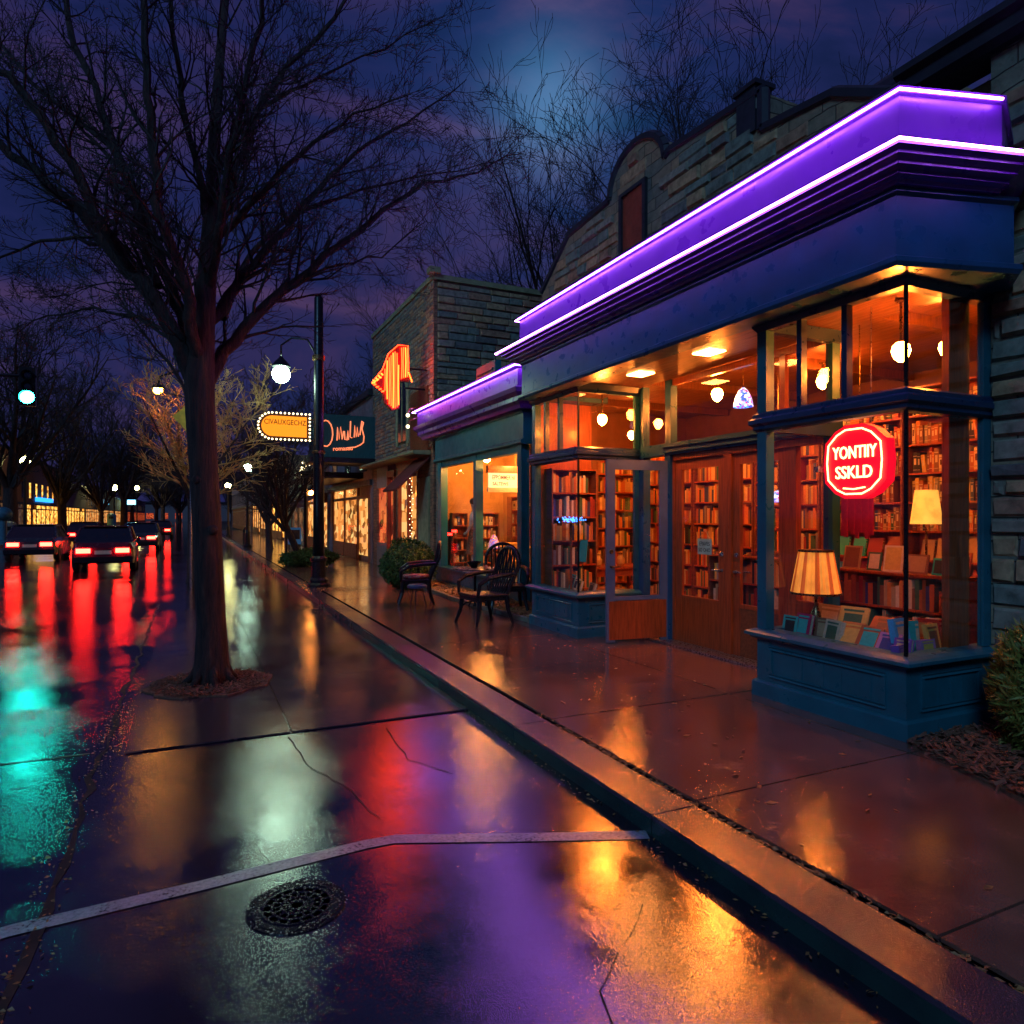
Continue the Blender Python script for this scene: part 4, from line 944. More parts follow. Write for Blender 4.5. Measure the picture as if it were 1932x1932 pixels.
tp=MB().box(-.06,.06,.318,.36,-.07,-.02).build('transformer',M['steel'],ns); tp.data.transform(Ml@Matrix.Identity(4)) if False else None
# door sign
ds=thing('door_sign','small pale green lettered sign hanging inside the glass of the closed brown door','sign',(WX+.00,6.82,1.42))
MB().box(-.13,.13,-.10,.10,-.006,0,0,FACE_NX).build('board',pbr('pale_green_board',(.25,.45,.38),.6),ds)
b=MB(); text_mb(b,'EPIAVES',.075,FACE_NX@T(0,.035,.001),.75,.001); text_mb(b,'SO OHO',.070,FACE_NX@T(0,-.045,.001),.8,.001); b.build('lettering',M['black'],ds)
MB().tube([FACE_NX@Vector((-.1,.10,-.003)),FACE_NX@Vector((0,.22,-.003)),FACE_NX@Vector((.1,.10,-.003))],.003,5).build('cord',M['steel'],ds)
# left bay display
def desk(loc,rz,label,w_=1.2,d_=.6,h=.75):
    t=thing('desk',label,'table',loc,rz)
    MB().box(-w_/2,w_/2,-d_/2,d_/2,h-.035,h).build('table_top',M['wood'],t)
    for sx in (-1,1):
        for sy in (-1,1): MB().tube([(sx*(w_/2-.06),sy*(d_/2-.06),0),(sx*(w_/2-.06),sy*(d_/2-.06),h-.036)],[.02,.032],8).build('leg',M['wood'],t)
    MB().box(-w_/2+.08,w_/2-.08,-d_/2+.05,-d_/2+.07,h-.16,h-.036).build('apron',M['wood'],t)
    return t
desk((6.7,10.2,.135),0,'dark wooden table inside the left bay covered with small objects',1.3,.7,.80)
desk((7.2,5.8,.135),math.pi/2,'wooden table standing between the shelves behind the red sign',1.2,.6,.85)
for i,(x,y,z,w_,h,c_,lab) in enumerate(((5.3,9.2,ZD,.18,.26,'teal','green book standing in the left bay window display'),(5.25,9.0,ZD,.16,.22,'cream','cream book in the left bay window display, right of the green one'),
   (5.22,8.85,ZD,.14,.20,'golden','golden book in the left bay window display'),(5.15,9.38,ZD,.16,.22,'rust','rust book at the left end of the left bay display'),(5.3,8.62,ZD,.22,.18,'tan','tan boxed book at the right end of the left bay display'))):
    t=disp_book((x,y,z),fr_-.2,.3,w_,h,.04,c_,lab,'black'); t['group']='books displayed in the left bay window'
gs=thing('green_card_sign','green printed card on a small stand in the left bay window','sign',(5.45,9.05,ZD))
MB().box(-.11,.11,-.17,.17,-.006,0,0,T(0,0,.62)@FACE_NX@RX(-.1)).build('card',BM['teal'],gs); MB().lathe([(.07,0),(.07,.015),(.008,.03),(.008,.46)],12).build('stand',M['brass'],gs)
bl=thing('blue_string_light','bundle of glowing blue string lights on a small tray stand in the left bay','string lights',(5.22,9.02,1.76)); 
b=MB(); rb=random.Random(5)
for i in range(60):
    b.sphere((rb.gauss(0,.09),rb.gauss(0,.04),rb.gauss(0,.018)),.010,5,4)
b.build('bulbs',M['blueglow'],bl); MB().lathe([(.17,-.06),(.17,-.045)],20).build('tray',M['woodd'],bl); MB().lathe([(.10,-1.103),(.10,-1.08),(.02,-1.06),(.02,-.06)],12).build('stand',M['woodd'],bl)
for (x,y,h) in ((6.55,10.5,0),(6.95,10.6,0)):
    t=thing('candle_lamp','slim candle lamp with a small lit flame bulb on the table in the left bay','lamp',(x,y,.936),0,'candle lamps in the left bay')
    MB().lathe([(.05,0),(.05,.02),(.01,.04),(.01,.85+h)],10).build('stem',M['brass'],t); MB().sphere((0,0,.90+h),.03,8,6,sz=1.6).build('bulb',M['globe2'],t)
# chair in the bay
# ------------------------------------------------------------------ patio furniture
def patio_chair(loc,rz,label,cushion=None):
    """faces +y locally"""
    t=thing('patio_chair',label,'chair',loc,rz,'black metal patio chairs outside the shops'); bm=M['black']; t.scale=(1.15,1.15,1.12)
    b=MB(); b.box(-.25,.25,-.23,.25,.34,.425); b.tube([(-.25,-.22,.41),(-.25,.25,.41),(.25,.25,.41),(.25,-.22,.41)],.018,8); b.build('seat',bm,t)
    for sx,sy in ((-1,1),(1,1),(-1,-1),(1,-1)):
        MB().tube([(sx*.24,sy*.21,.40),(sx*.25,sy*.23,.2),(sx*.29,sy*.29,0)],[.036,.028,.022],8).build('leg',bm,t)
    b=MB(); n=13; arc=[]
    for i in range(n):
        a=math.pi*i/(n-1); arc.append((-.27*math.cos(a),-.24-.16*.9-.05*math.sin(a)*.4,.80+.26*math.sin(a)))
    b.tube([(-.24,-.22,.41)]+[(-.27,-.30,.62)]+arc+[(.27,-.30,.62),(.24,-.22,.41)],.026,8)
    for i in range(7):
        x=-.18+.06*i; top=.80+.26*math.sqrt(max(0,1-(x/.27)**2)); b.tube([(x*.9,-.22,.42),(x,-.32,.66),(x,-.395,top)],.014,6)
    b.tube([(-.25,-.31,.64),(.25,-.31,.64)],.011,6); b.build('backrest',bm,t)
    for sx in (-1,1):
        MB().tube([(sx*.27,-.34,.70),(sx*.30,-.12,.69),(sx*.31,.12,.66),(sx*.29,.24,.58),(sx*.26,.25,.42)],[.024,.03,.036,.028,.022],8).build('armrest',bm,t)
    if cushion: 
        MB().lathe([(.02,.43),(.20,.432),(.235,.46),(.22,.495),(.02,.51)],18).build('cushion',cushion,t,smooth=True)
    return t
patio_chair((4.18,9.95,SW),R(98),'nearer black metal patio chair with a tall slatted back, beside the left bay')
redc=mosaic('red_patterned_cloth',[(.25,.02,.03),(.6,.10,.10),(.5,.3,.25),(.15,.01,.02)],.0)
patio_chair((3.95,12.85,SW),R(75),'farther black patio chair with a red patterned cushion on its seat',redc)
patio_chair((5.05,11.0,SW),R(165),'black patio chair with rounded back tucked between the table and the shop window')
pt=thing('patio_table','round black patio table between the chairs in front of the lit shop window','table',(4.75,11.75,SW))
MB().lathe([(.40,.70),(.42,.71),(.42,.73),(.40,.735)],36).build('table_top',pbr('grey_green_top',(.10,.13,.13),.3),pt); MB().lathe([(.04,.02),(.025,.1),(.025,.695)],10).build('pedestal',M['black'],pt)
for i in range(4): MB().tube([(0,0,.12),(.18*math.cos(i*1.57),.18*math.sin(i*1.57),.10),(.30*math.cos(i*1.57),.30*math.sin(i*1.57),.0)],.015,6).build('foot',M['black'],pt)
bw=thing('bowl','dark bowl standing on the round patio table','bowl',(4.72,11.72,SW+.736)); MB().lathe([(.05,0),(.06,.01),(.13,.09),(.14,.12),(.13,.12),(.05,.02)],20).build('bowl_body',M['iron'],bw); 
st_=thing('round_stool','low stool with a round blue seat in front of the red cushioned chair','stool',(3.78,12.2,SW)); MB().lathe([(.16,.36),(.18,.37),(.18,.41),(.15,.43)],24).build('seat',pbr('blue_vinyl',(.03,.09,.22),.4),st_)
for i in range(3): MB().tube([(.1*math.cos(i*2.1),.1*math.sin(i*2.1),.36),(.17*math.cos(i*2.1),.17*math.sin(i*2.1),0)],.011,6).build('leg',M['black'],st_)

# ------------------------------------------------------------------ planting
def bush(name,label,loc,rx,ry,rz,n,mat,seed,leaf=.035,cat='bush',conif=False,group=None):
    r=random.Random(seed); t=thing(name,label,cat,loc,0,group)
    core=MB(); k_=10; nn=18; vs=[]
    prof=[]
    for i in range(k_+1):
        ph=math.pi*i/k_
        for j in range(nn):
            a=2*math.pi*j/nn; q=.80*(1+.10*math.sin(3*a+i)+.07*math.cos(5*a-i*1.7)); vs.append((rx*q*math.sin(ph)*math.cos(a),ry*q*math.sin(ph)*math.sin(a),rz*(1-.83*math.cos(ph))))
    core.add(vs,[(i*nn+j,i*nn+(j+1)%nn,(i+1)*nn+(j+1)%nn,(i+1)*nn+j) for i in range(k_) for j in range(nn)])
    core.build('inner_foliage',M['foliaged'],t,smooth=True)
    b=MB(); fr=[(Vector((r.gauss(0,1),r.gauss(0,1),r.gauss(0,1))).normalized(),r.uniform(.85,1.12)) for _ in range(40)]
    for _ in range(n):
        d=Vector((r.gauss(0,1),r.gauss(0,1),r.gauss(0,1))).normalized()
        s_=max(w_ for w_ in ((1 if d.dot(f)>.93 else .0)*q for f,q in fr)); s_=s_ if s_ else r.uniform(.78,.95)
        s_*=r.uniform(.88,1.05)
        c_=Vector((d.x*rx*s_,d.y*ry*s_,rz+d.z*rz*s_))
        u=(d*(.6 if not conif else .4)+Vector((r.gauss(0,.5),r.gauss(0,.5),r.gauss(0,.5)+(.5 if conif else .2)))).normalized()*leaf*r.uniform(.7,1.4)
        v_=u.cross(d+Vector((.01,.02,.03))).normalized()*leaf*(.38 if not conif else .16)
        b.add([c_-u*.5,c_+v_,c_+u,c_-v_],[(0,1,2,3)])
    b.build('foliage',mat,t); return t
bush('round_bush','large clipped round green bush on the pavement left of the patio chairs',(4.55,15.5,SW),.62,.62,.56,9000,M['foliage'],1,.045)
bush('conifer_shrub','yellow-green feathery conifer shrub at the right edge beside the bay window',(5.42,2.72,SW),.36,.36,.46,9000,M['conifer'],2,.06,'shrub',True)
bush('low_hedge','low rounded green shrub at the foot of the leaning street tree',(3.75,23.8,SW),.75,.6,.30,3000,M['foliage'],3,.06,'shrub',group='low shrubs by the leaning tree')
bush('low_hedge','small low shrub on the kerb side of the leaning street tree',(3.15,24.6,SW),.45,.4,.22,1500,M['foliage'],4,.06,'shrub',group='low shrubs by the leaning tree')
def bed(name,label,poly,seed,n,mat=None,sz=.035,z=SW):
    xs=[p[0] for p in poly]; ysx=[p[1] for p in poly]; r=random.Random(seed)
    def inside(x,y):
        c_=False; j=len(poly)-1
        for i in range(len(poly)):
            xi,yi=poly[i]; xj,yj=poly[j]
            if (yi>y)!=(yj>y) and x<(xj-xi)*(y-yi)/(yj-yi)+xi: c_=not c_
            j=i
        return c_
    def pick(rr):
        while True:
            x,y=rr.uniform(min(xs),max(xs)),rr.uniform(min(ysx),max(ysx))
            if inside(x,y): return x,y
    b=MB().prism(poly,z-.01,z+.022); chips(b,pick,n,z+.02,r,sz,.04)
    return tag(b.build(name,[M['mulch'],mat or M['chip']]),label,'mulch',kind='stuff')
bed('mulch_bed','bed of dark red bark chips and leaves beside the right bay and conifer',[(4.80,3.30),(4.62,2.9),(4.40,2.3),(4.30,1.2),(5.88,1.2),(5.88,3.33)],5,3000,sz=.045)
bed('straw_bed','bed of golden straw mulch under the shop windows behind the patio chairs',[(4.88,9.66),(5.86,9.66),(5.86,17.0),(5.0,17.0),(4.80,13.0)],6,5000,mat=pbr('straw',(.40,.22,.07),.7,var=.6,scale=25,bs_=0),sz=.045)
tag(MB().sweep([(4.86,9.66),(4.78,13.0),(4.98,17.0)],[(-.05,SW),(.03,SW),(.03,SW+.07),(-.05,SW+.07)]).build('edging_strip',M['stone2']),'thin stone edging strip along the straw bed','edging')
# leaves on the pavement and by the gutter
lf=MB(); r=random.Random(12)
def leafq(x,y,z,s):
    a=r.uniform(0,6.3); lf.add([(x+s*math.cos(a),y+s*math.sin(a),z+.004),(x+s*.4*math.cos(a+1.6),y+s*.4*math.sin(a+1.6),z+r.uniform(.002,.014)),(x-s*math.cos(a),y-s*math.sin(a),z+.004),(x-s*.4*math.cos(a+1.6),y-s*.4*math.sin(a+1.6),z+.003)],[(0,1,2,3)])
for _ in range(90): leafq(r.uniform(2.8,4.7),r.uniform(1.2,9),SW,r.uniform(.012,.028)*(1 if r.random()<.8 else 1.6))
for _ in range(260): leafq(-.62+r.gauss(0,.05),r.uniform(2.2,7.5),.004,r.uniform(.007,.016))
for _ in range(620): leafq(KX+.33+r.gauss(0,.02),.6+4.6*r.random()**1.4,SW-.028+r.uniform(0,.02),r.uniform(.010,.026))
for _ in range(160): leafq(KX-.04+r.gauss(0,.03),r.uniform(.8,7),.003,r.uniform(.008,.018))
for _ in range(220): leafq(r.gauss(2.95,.25),r.gauss(16.2,.25),SW,r.uniform(.015,.03))
for _ in range(350): leafq(KX-.30+r.gauss(0,.16),r.gauss(13.2,.7),.006,r.uniform(.015,.03))
tag(lf.build('fallen_leaves',M['leaf']),'small dry leaves scattered on the wet pavement and along the gutters','leaves',kind='stuff')

# ------------------------------------------------------------------ second shop
s2=thing('antique_shop','smaller sea-green shop with two tall lit windows and a violet neon cornice','shop',(WX,14.3,SW))
PY0,PY1=11.82,16.75
cpth=[(WX+.2,17.55),(5.60,17.55),(5.60,11.55),(WX+.2,11.55)]
MB().sweep(cpth,[(-.2,3.85),(.02,3.85),(.05,3.92),(.12,3.97),(.12,4.05),(.20,4.12),(.22,4.2),(.12,4.24),(.12,4.56),(.20,4.60),(.20,4.66),(-.2,4.66)]).build('cornice',M['purple'],s2,world=True)
strip(cpth,.225,4.60,.014).build('neon_tube',M['neon'],s2,world=True)
MB().sweep([(5.72,16.9),(5.72,11.7)],[(-.2,3.2),(.0,3.2),(.05,3.22),(.05,3.27),(.0,3.30),(.0,3.78),(.03,3.80),(.03,3.845),(-.2,3.845)]).build('fascia',M['shopteal'],s2,world=True)
b=MB()
for y0,y1 in ((11.82,12.0),(14.15,14.3),(16.5,16.75)): b.box(5.74,5.92,y0,y1,.55,3.198)
b.box(5.76,5.92,12.0,14.15,3.06,3.198).box(5.76,5.92,14.3,16.5,3.06,3.198)
b.build('window_frame',M['shopteal'],s2,world=True)
MB().box(5.70,6.0,11.82,16.75,SW-.01,.50).box(5.62,6.0,11.80,16.78,.501,.549).build('bulkhead',M['teal'],s2,world=True)
for y0,y1 in ((12.0,14.15),(14.3,16.5)): MB().box(5.83,5.836,y0,y1,.55,3.06).build('pane',M['glass'],s2,world=True)
MB().box(WX+.16,9.5,11.81,11.9,SW,4.2).box(9.4,9.5,11.9,17.0,SW,4.2).box(5.93,9.5,16.76,16.98,SW,4.2).box(7.6,7.7,15.6,16.76,SW,3.9).build('inner_wall',M['plaster'],s2,world=True)
MB().box(5.93,9.4,11.9,16.76,SW+.0,.3).build('shop_floor',M['floorw'],s2,world=True)
MB().box(5.80,9.5,11.81,16.98,3.86,4.0).build('ceiling',M['plaster'],s2,world=True)
MB().box(5.78,9.5,11.62,17.5,4.15,4.22).build('roof',M['cap'],s2,world=True)
MB().box(5.78,5.92,16.76,17.0,SW,3.84).build('stone_jamb',M['stone2'],s2,world=True)
lv=MB().box(6.1,6.25,13.9,15.0,4.22,5.3)
for i in range(8): lv.box(6.06,6.12,13.98,14.92,4.40+i*.1,4.44+i*.1)
lv.build('roof_vent',M['shopteal'],s2,world=True)
pendant((6.7,12.9,3.1),3.86,'round ceiling lamp in the second shop above the lettered sign',.12,'globe3')['group']='ceiling lamps in the second shop'
pendant((6.45,15.2,3.25),3.86,'round ceiling lamp in the second shop above the mannequin',.11,'globe3')['group']='ceiling lamps in the second shop'
sg=thing('lettered_window_sign','pale lit signboard with dark lettering hanging in the right window of the second shop','sign',(6.22,13.70,2.60))
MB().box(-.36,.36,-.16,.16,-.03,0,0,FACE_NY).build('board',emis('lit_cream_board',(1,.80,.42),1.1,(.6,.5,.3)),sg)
b=MB(); text_mb(b,'EPPOMMER hll',.135,FACE_NY@T(0,.06,.002),.66,.001,0,.002); text_mb(b,'SALTEWS',.10,FACE_NY@T(-.08,-.08,.002),.9,.001,0,.002); b.build('lettering',M['golddk'],sg)
MB().box(-.38,.38,-.26,-.162,-.05,.02,0,FACE_NY).build('lower_rail',M['cream'],sg)
MB().box(-.38,.38,.162,.32,-.10,.01,0,FACE_NY).build('backing_shelf',M['wood'],sg)
for q in (-.3,.3): MB().tube([(q,.04,.3),(q,.04,1.26)],.006,5).build('hanging_rod',M['brass'],sg)
# second shop furniture
def simple_case(label,x0,x1,y0,y1,z1,n,seed):
    zs,hh=bookcase('bookcase',label,x0,x1,y0,y1,.30,z1,'y',n,'shelves in the second shop'); rr=random.Random(seed)
    for zi,z in enumerate(zs):
        x=x0+.05
        while x<x1-.12:
            w_=rr.uniform(.04,.11); h=rr.uniform(.5,.85)*hh; c_=rr.choice(warm+['cream','cream','golden'])
            if rr.random()<.8:
                o=bpy.data.objects.new('book',book_mesh(c_)); COL.objects.link(o); o.rotation_euler=(0,0,R(90)); o.location=(x+w_*.9,y0+.02,z+.001); o.scale=(.16,w_*.9,h)
                tag(o,'%s book on the %s'%(c_,label),'book','books in the second shop')
            x+=w_+rr.uniform(0,.05)
simple_case('open shelf unit behind the lettered sign in the second shop',7.15,8.0,15.3,15.55,2.3,6,1)
simple_case('shelf unit left of the lettered sign in the second shop',6.5,7.1,15.9,16.15,1.9,5,2)
simple_case('low shelf unit behind the left window of the second shop',6.0,6.42,16.35,16.6,1.9,5,3)
MB().box(5.935,6.85,11.92,16.3,.302,.50).build('window_deck',M['woodd'],s2,world=True)
ar=thing('yellow_armchair','rounded golden yellow armchair low in the right window of the second shop','armchair',(6.33,13.25,.502))
yl=pbr('yellow_velvet',(.62,.33,.04),.7)
b=MB().box(-.3,.3,-.3,.3,.12,.36); b.build('seat',yl,ar)
b=MB(); n=15
vs=[];
for i in range(n):
    a=-.3+math.pi*(1.2)*i/(n-1)
    for (q,z) in ((.30,.12),(.36,.12),(.37,.62+.12*math.sin(math.pi*i/(n-1))),(.30,.60+.12*math.sin(math.pi*i/(n-1)))): vs.append((q*math.cos(a),q*math.sin(a),z))
b.add(vs,[(4*i+k_,4*(i+1)+k_,4*(i+1)+(k_+1)%4,4*i+(k_+1)%4) for i in range(n-1) for k_ in range(4)]+[(0,1,2,3),(4*n-4,4*n-3,4*n-2,4*n-1)]); b.build('backrest',yl,ar)
for sx in (-1,1):
    for sy in (-1,1): MB().tube([(sx*.24,sy*.24,.12),(sx*.26,sy*.26,0)],[.025,.015],8).build('leg',M['woodd'],ar)
bv=tiff((6.12,14.00,1.10),.13,.30,'blue and amber mosaic glass lamp glowing behind the chairs in the second shop','tiffany2',None,.952); 
pdst=thing('side_table','small round side table carrying the blue mosaic lamp','table',(6.12,14.0,.502)); MB().lathe([(.17,.42),(.17,.45)],24).build('table_top',M['wood'],pdst); MB().lathe([(.13,0),(.13,.02),(.03,.05),(.03,.42)],12).build('pedestal',M['wood'],pdst)
# mannequin in white blouse
def skin_body(name, verts, edges, radii, mat, parent, root=0):
    me=bpy.data.meshes.new(name); me.from_pydata(verts,edges,[]); o=bpy.data.objects.new(name,me); COL.objects.link(o)
    sk=o.modifiers.new('s','SKIN'); 
    for i,rr_ in enumerate(radii):
        me.skin_vertices[0].data[i].radius=(rr_,rr_*.8)
    me.skin_vertices[0].data[root].use_root=True
    sb=o.modifiers.new('d','SUBSURF'); sb.levels=sb.render_levels=2
    dg=bpy.context.evaluated_depsgraph_get(); m2=bpy.data.meshes.new_from_object(o.evaluated_get(dg)); m2.materials.clear(); m2.materials.append(mat)
    bpy.data.objects.remove(o); q=bpy.data.objects.new(name,m2); COL.objects.link(q); q.parent=parent
    m2.polygons.foreach_set('use_smooth',[True]*len(m2.polygons)); return q
mq=thing('mannequin','shop mannequin in a white short-sleeved blouse and brown patterned skirt in the left window','mannequin',(6.10,15.15,.502),R(60))
V_=[(0,0,.95),(0,0,1.15),(0,0,1.32),(0,0,1.42),(0,.01,1.50),(0,.02,1.60),(0,.02,1.70),(-.17,0,1.36),(-.24,.02,1.12),(-.22,.14,.92),(-.20,.22,.88),(.17,0,1.36),(.24,-.02,1.12),(.24,.04,.86),(.24,.06,.76),(-.09,0,.88),(-.10,.02,.48),(-.10,0,.10),(-.10,.10,.03),(.09,0,.88),(.10,.02,.48),(.10,0,.10),(.10,.10,.03)]
E__=[(0,1),(1,2),(2,3),(3,4),(4,5),(5,6),(2,7),(7,8),(8,9),(9,10),(2,11),(11,12),(12,13),(13,14),(0,15),(15,16),(16,17),(17,18),(0,19),(19,20),(20,21),(21,22)]
skin_body('body',V_,E__,[.14,.12,.14,.06,.052,.095,.075,.055,.042,.03,.028,.055,.042,.032,.03,.085,.055,.04,.032,.085,.055,.04,.032],pbr('mannequin_skin',(.72,.50,.32),.5),mq)
V2=[(0,0,.98),(0,0,1.15),(0,0,1.30),(0,0,1.40),(-.17,0,1.355),(-.22,.015,1.20),(.17,0,1.355),(.22,-.015,1.20)]
skin_body('blouse',V2,[(0,1),(1,2),(2,3),(2,4),(4,5),(2,6),(6,7)],[.17,.145,.16,.07,.075,.065,.075,.065],M['cloth'],mq)
MB().lathe([(.15,1.0),(.18,.85),(.23,.55),(.26,.42)],20,0,Matrix.Diagonal((1,.75,1,1)),cap=False).build('skirt',pbr('brown_pattern_cloth',(.30,.12,.05),.8,var=.7,scale=22),mq)
MB().sphere((0,.0,1.66),.105,14,8).sphere((0,-.05,1.74),.05,10,6).build('hair',pbr('brown_hair',(.12,.05,.02),.6),mq,smooth=True)
# ------------------------------------------------------------------ corner building (3)
b3=thing('corner_building','tall stone-sided stucco building with an arched window and glowing orange star-shaped sign','building',(WX,20.6,SW))
MB().box(6.0,12.5,17.56,17.72,SW,8.2).build('side_wall',M['stone2'],b3,world=True)
blocks('stone_facing',b3,6.0,12.4,4.3,8.18,lambda a,z,d:(a,17.56-d,z),8,None,.17,.35,.95)
blocks('brick_facing',b3,17.6,24.3,3.7,8.15,lambda a,z,d:(5.9-d*.5,a,z),9,None,.12,.22,.45)
Mz=Matrix(((0,0,1,5.9),(1,0,0,0),(0,1,0,0),(0,0,0,1)))
MB().box(5.9,6.1,17.72,24.4,3.55,8.2).box(5.9,6.1,17.56,17.72,SW,8.2).box(5.92,6.1,23.8,24.4,SW,3.55).box(5.92,6.1,21.0,21.4,SW,3.55).box(5.92,6.1,17.72,18.9,SW,3.55).build('wall',M['brick2'],b3,world=True)
MB().sweep([(12.5,17.54),(5.88,17.54)][::-1],[(-.2,8.2),(.05,8.2),(.05,8.34),(-.2,8.34)]).sweep([(5.9,24.4),(5.9,17.56)],[(-.2,8.2),(.06,8.2),(.06,8.34),(-.2,8.34)]).box(5.75,6.05,17.4,17.7,8.345,8.5).build('coping',M['stuccog'],b3,world=True)
aw=MB(); pl_=[(20.9,4.1),(19.9,4.1),(19.9,5.5)]+[(20.4+.5*math.cos(R(a)),5.5+.45*math.sin(R(a))) for a in range(180,-1,-20)]
aw.prism(pl_,-.065,-.035,0,Mz); w3=aw.build('arched_window',M['darkwin'],b3,world=True)
am=MB(); arcp=[(5.85,20.98,4.0),(5.85,20.98,5.5)]+[(5.85,20.4+.58*math.cos(R(a)),5.5+.52*math.sin(R(a))) for a in range(0,181,20)]+[(5.85,19.82,4.0)]
am.tube(arcp,.06,6); am.box(5.82,5.87,20.37,20.43,4.1,5.9); am.build('window_trim',M['stuccog'],w3,world=True)
sd=MB()
for i in range(14): sd.box(5.83,5.866,17.9+i*.12,17.96+i*.12,3.6,5.4)
sd.build('slatted_siding',M['woodd'],b3,world=True)
MB().sweep([(5.9,24.4),(5.9,17.8)],[(-.0,3.50),(.45,3.50),(.50,3.54),(.50,3.60),(.0,3.62)]).build('canopy_ledge',M['stuccog'],b3,world=True)
# dark red awning over the passage
MB().add([(5.88,17.85,3.45),(5.88,19.3,3.45),(4.95,19.3,2.55),(4.95,17.85,2.55),(5.88,17.85,3.40),(5.88,19.3,3.40),(4.97,19.3,2.50),(4.97,17.85,2.50)],[(0,1,2,3),(7,6,5,4),(0,3,7,4),(1,5,6,2),(2,6,7,3)]).build('awning',M['darkred'],b3,world=True)
MB().box(5.86,5.915,17.9,18.85,.15,2.9).build('olive_panel',M['stuccog'],b3,world=True)
# shopfront
MB().box(5.98,6.0,18.9,21.0,.6,3.0).build('shop_window',M['litwarm'],b3,world=True)
f3=MB()
for y_ in (18.95,19.9,20.95): f3.box(5.86,5.97,y_-.05,y_+.05,SW,3.1)
f3.box(5.87,5.97,18.9,21.0,3.1,3.5).box(5.87,5.97,18.9,21.0,SW,.6); f3.build('shopfront_frame',M['redpaint'],b3,world=True)
MB().box(5.98,6.0,21.4,22.2,.4,3.0).build('red_glass_door',M['litred'],b3,world=True)
f3=MB()
for y_ in (21.42,22.2): f3.box(5.84,5.97,y_-.06,y_+.06,SW,3.2)
f3.box(5.84,5.97,21.36,22.26,3.1,3.3).build('door_frame',M['redpaint'],b3,world=True)
MB().box(5.98,6.0,22.3,23.8,.9,2.8).build('shop_window',M['litred'],b3,world=True)
MB().box(5.90,5.99,22.3,23.8,SW,.9).box(5.9,5.99,22.3,23.8,2.8,3.5).build('panel',M['greypaint'],b3,world=True)
sgl=MB(); rb=random.Random(8)
for i in range(26): sgl.sphere((5.80+rb.uniform(-.02,.02),19.2+rb.uniform(-.05,.05)+(.2 if i%2 else 0),.8+i*.085),.014,5,4)
tag(sgl.build('string_light',M['bulb']),'vertical string of tiny white bulbs beside the red shopfront','string lights')
# orange neon sign
no=thing('neon_star_sign','orange and yellow neon sign of upright tubes shaped like a flame on the stucco wall','sign',P(740,710,18.4)); no.scale=(.9,.9,.9)
lc=no.location
bb=MB(); ol=[(-.62,-.25),(-.30,.15),(-.12,.65),(.18,.95),(.50,.98),(.50,.20),(.62,.05),(.50,-.12),(.22,-.10),(.22,-.95),(.0,-1.02),(-.22,-.80),(-.30,-.45)]
bb.prism(ol,-.16,0,0,FACE_NY); bb.build('sign_box',pbr('red_brown_sign_box',(.25,.03,.01),.5),no)
t1=MB(); t2=MB()
for i,(x,z0,z1) in enumerate(((-.16,-.70,.45),(-.10,-.85,.55),(-.04,-.9,.62),(.02,-.95,.70),(.08,-.95,.74),(.14,-.9,.70),(.19,-.85,.35),(.28,-.05,.88),(.34,-.02,.90),(.40,0,.90),(.46,.02,.88),(-.23,-.45,.20))):
    (t1 if i%3 else t2).tube([FACE_NY@Vector((x,z0,.03)),FACE_NY@Vector((x+(.01 if i%2 else -.01),(z0+z1)/2,.03)),FACE_NY@Vector((x,z1,.03))],.017,6)
for i in range(12):
    a=(-.60+.3*i/11,-.25+.05*math.sin(i*2)+.3*i/11*.9); t2.sphere(FACE_NY@Vector((a[0],a[1],.02)),.03,6,5)
for i in range(8): t1.sphere(FACE_NY@Vector((-.55+.04*i,-.30-.03*i+.04*(i%2),.02)),.028,6,5)
for i in range(6): t2.sphere(FACE_NY@Vector((.50+.02*i,.15-.05*i,.02)),.026,6,5)
t1.tube([FACE_NY@Vector(q) for q in ((-.60,-.22,.02),(-.30,.18,.02),(-.12,.66,.02),(.18,.95,.02),(.48,.96,.02),(.50,.2,.02))],.014,6)
t1.build('tube_orange',M['neonor'],no); t2.build('tube_yellow',M['neonye2'],no)
MB().tube([(.4,.1,.3),((5.95-lc.x)/.9,.1,.3)],.03,6).tube([(.4,.1,-.3),((5.95-lc.x)/.9,.1,-.3)],.03,6).build('bracket',M['black'],no)
# ------------------------------------------------------------------ script sign on projecting awning
ss=thing('script_sign','dark teal canvas box awning with salmon script lettering projecting over the pavement','sign',(5.9,24.0,3.84))
MB().box(-2.05,0,0,1.6,.02,1.50).build('canvas',M['signteal'],ss)
MB().box(-2.25,.0,-.05,1.65,-.16,.018).build('frame',M['black'],ss)
sp=MB()
def stroke(pts,ox,oz,s,r=.022):
    q=[Vector((ox+a*s,-.02,oz+b_*s)) for a,b_ in pts]; sp.tube(q,r,6)
def ell(cx,cy,rx,ry,a0,a1,n=14): return [(cx+rx*math.cos(R(a0+(a1-a0)*i/n)),cy+ry*math.sin(R(a0+(a1-a0)*i/n))) for i in range(n+1)]
stroke(ell(.28,.5,.26,.5,130,480),-1.98,.38,.9)
stroke([(.70,.25),(.72,.75),(.78,.3),(.84,.78),(.90,.3),(.95,.62)],-1.98,.38,.9)
stroke([(.98,.62),(1.0,.3),(1.08,.28),(1.12,.64),(1.14,.3)],-1.98,.38,.9)
stroke([(1.22,1.02),(1.20,.40),(1.28,.38)],-1.98,.38,.9)
stroke([(1.36,.40),(1.38,.85),(1.44,.42),(1.48,.80),(1.52,.44)],-1.98,.38,.9)
stroke([(1.58,.50),(1.66,1.05),(1.72,1.0),(1.66,.75),(1.74,.45),(1.72,.22),(1.60,.12),(1.40,.02),(1.1,-.02)],-1.98,.38,.9)
sp.build('script_tube',M['scriptor'],ss)
